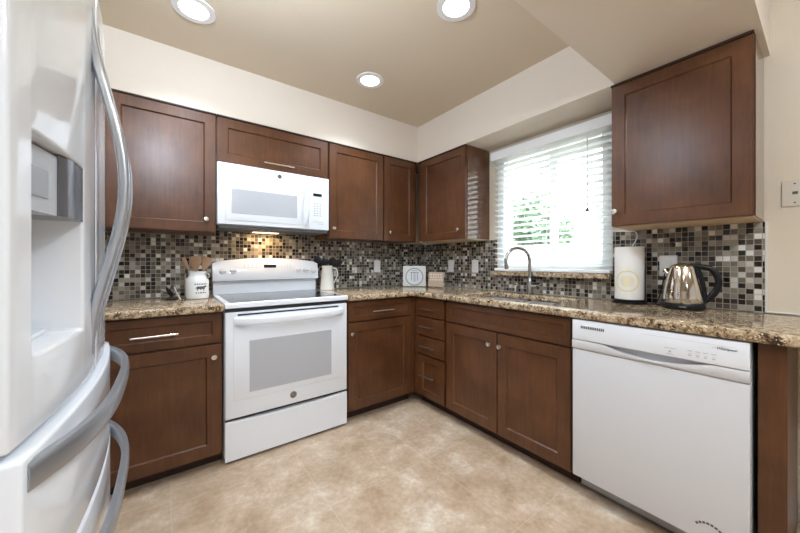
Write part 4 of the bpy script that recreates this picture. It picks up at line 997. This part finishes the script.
b = B(); tube(b, smoothpath([(2.13, 0.762, 1.3352), (2.13, 0.74, 1.331), (2.132, 0.69, 1.327), (2.135, 0.655, 1.322), (2.137, 0.645, 1.30), (2.138, 0.652, 1.27), (2.139, 0.668, 1.243)], 6), 0.0022, 8)
tag(obj('hanging_cord', b, M['vinyl'], None, True, (2.13, 0.70, 1.33)), 'thin white cord looped under the right wall cabinet above the paper towel', 'cord')

# kettle
kx, ky = 2.095, 0.440
kd = Vector((0.20, -0.98, 0)).normalized(); kc = Vector((kx, ky, G))
kt = thing('kettle', 'polished steel electric kettle with black handle and base', 'kettle', (kx, ky, G))
b = B(); lathe(b, kc, [(0.084, 0), (0.086, 0.004), (0.086, 0.024), (0.082, 0.032), (0, 0.033)], seg=40); ba = obj('base', b, M['black'], kt, True)
b = B(); pts_ = []
for i in range(6):
    a = math.atan2(-ky, -kx)+0.16-0.32*i/5; pts_.append((kx+0.0866*math.cos(a), ky+0.0866*math.sin(a), G+0.0165))
sweep(b, pts_, 0.0022, 0.0006, (0, 0, 1), 8, 3); obj('name_strip', b, M['steel'], ba, True)
b = B(); lathe(b, kc, [(0.079, 0.0335), (0.081, 0.040), (0.080, 0.065), (0.074, 0.110), (0.065, 0.155), (0.056, 0.190), (0.052, 0.203), (0, 0.203)], seg=48); bd = obj('body', b, M['mirror_steel'], kt, True)
b = B(); lathe(b, kc, [(0.050, 0.2035), (0.050, 0.207), (0.044, 0.217), (0.028, 0.226), (0.010, 0.229), (0, 0.229)], seg=36); obj('lid', b, M['mirror_steel'], kt, True)
b = B(); sdir = -kd; q0 = kc+sdir*0.050+Vector((0, 0, 0.165)); sweep(b, [q0, q0+sdir*0.014+Vector((0, 0, 0.020)), q0+sdir*0.022+Vector((0, 0, 0.036))], 0.015, 0.010, Vector((-kd.y, kd.x, 0)), 14, 2, lambda u: 1.15-0.5*u); obj('spout', b, M['mirror_steel'], kt, True)
b = B(); sweep(b, smoothpath([kc+kd*0.030+Vector((0, 0, 0.216)), kc+kd*0.066+Vector((0, 0, 0.212)), kc+kd*0.105+Vector((0, 0, 0.200)), kc+kd*0.126+Vector((0, 0, 0.165)), kc+kd*0.130+Vector((0, 0, 0.125)), kc+kd*0.114+Vector((0, 0, 0.082)), kc+kd*0.090+Vector((0, 0, 0.052)), kc+kd*0.076+Vector((0, 0, 0.042))], 6), 0.014, 0.0135, Vector((-kd.y, kd.x, 0)), 14, 2.4); obj('handle', b, M['black'], kt, True)
b = B(); sweep(b, smoothpath([kc+kd*0.048+Vector((0, 0, 0.208)), kc+kd*0.062+Vector((0, 0, 0.175)), kc+kd*0.074+Vector((0, 0, 0.115)), kc+kd*0.081+Vector((0, 0, 0.036))], 6), 0.017, 0.012, Vector((-kd.y, kd.x, 0)), 12, 2.6); obj('handle_strip', b, M['black'], kt, True)
b = B(); sweep(b, [kc+kd*0.088+Vector((0, 0, 0.2155)), kc+kd*0.112+Vector((0, 0, 0.208))], 0.007, 0.004, Vector((-kd.y, kd.x, 0)), 10, 2.5); obj('switch', b, plain('red_brown_switch', (0.20, 0.05, 0.04), 0.4), kt, True)
pc = thing('power_cord', 'black plug and cord from the outlet behind the kettle', 'cord', (XW-0.03, 0.528, 1.104))
b = B(); box(b, XW-0.050, XW-0.0168, 0.512, 0.544, 1.092, 1.116, 0.005); obj('plug', b, M['black'], pc)
b = B(); tube(b, smoothpath([(XW-0.050, 0.528, 1.102), (XW-0.066, 0.531, 1.08), (XW-0.050, 0.545, 1.02), (XW-0.040, 0.562, 0.95), (XW-0.055, 0.572, 0.9185), (XW-0.085, 0.548, 0.9185), (XW-0.095, 0.528, 0.9185)], 6), 0.003, 8); obj('cable', b, M['black'], pc, True)
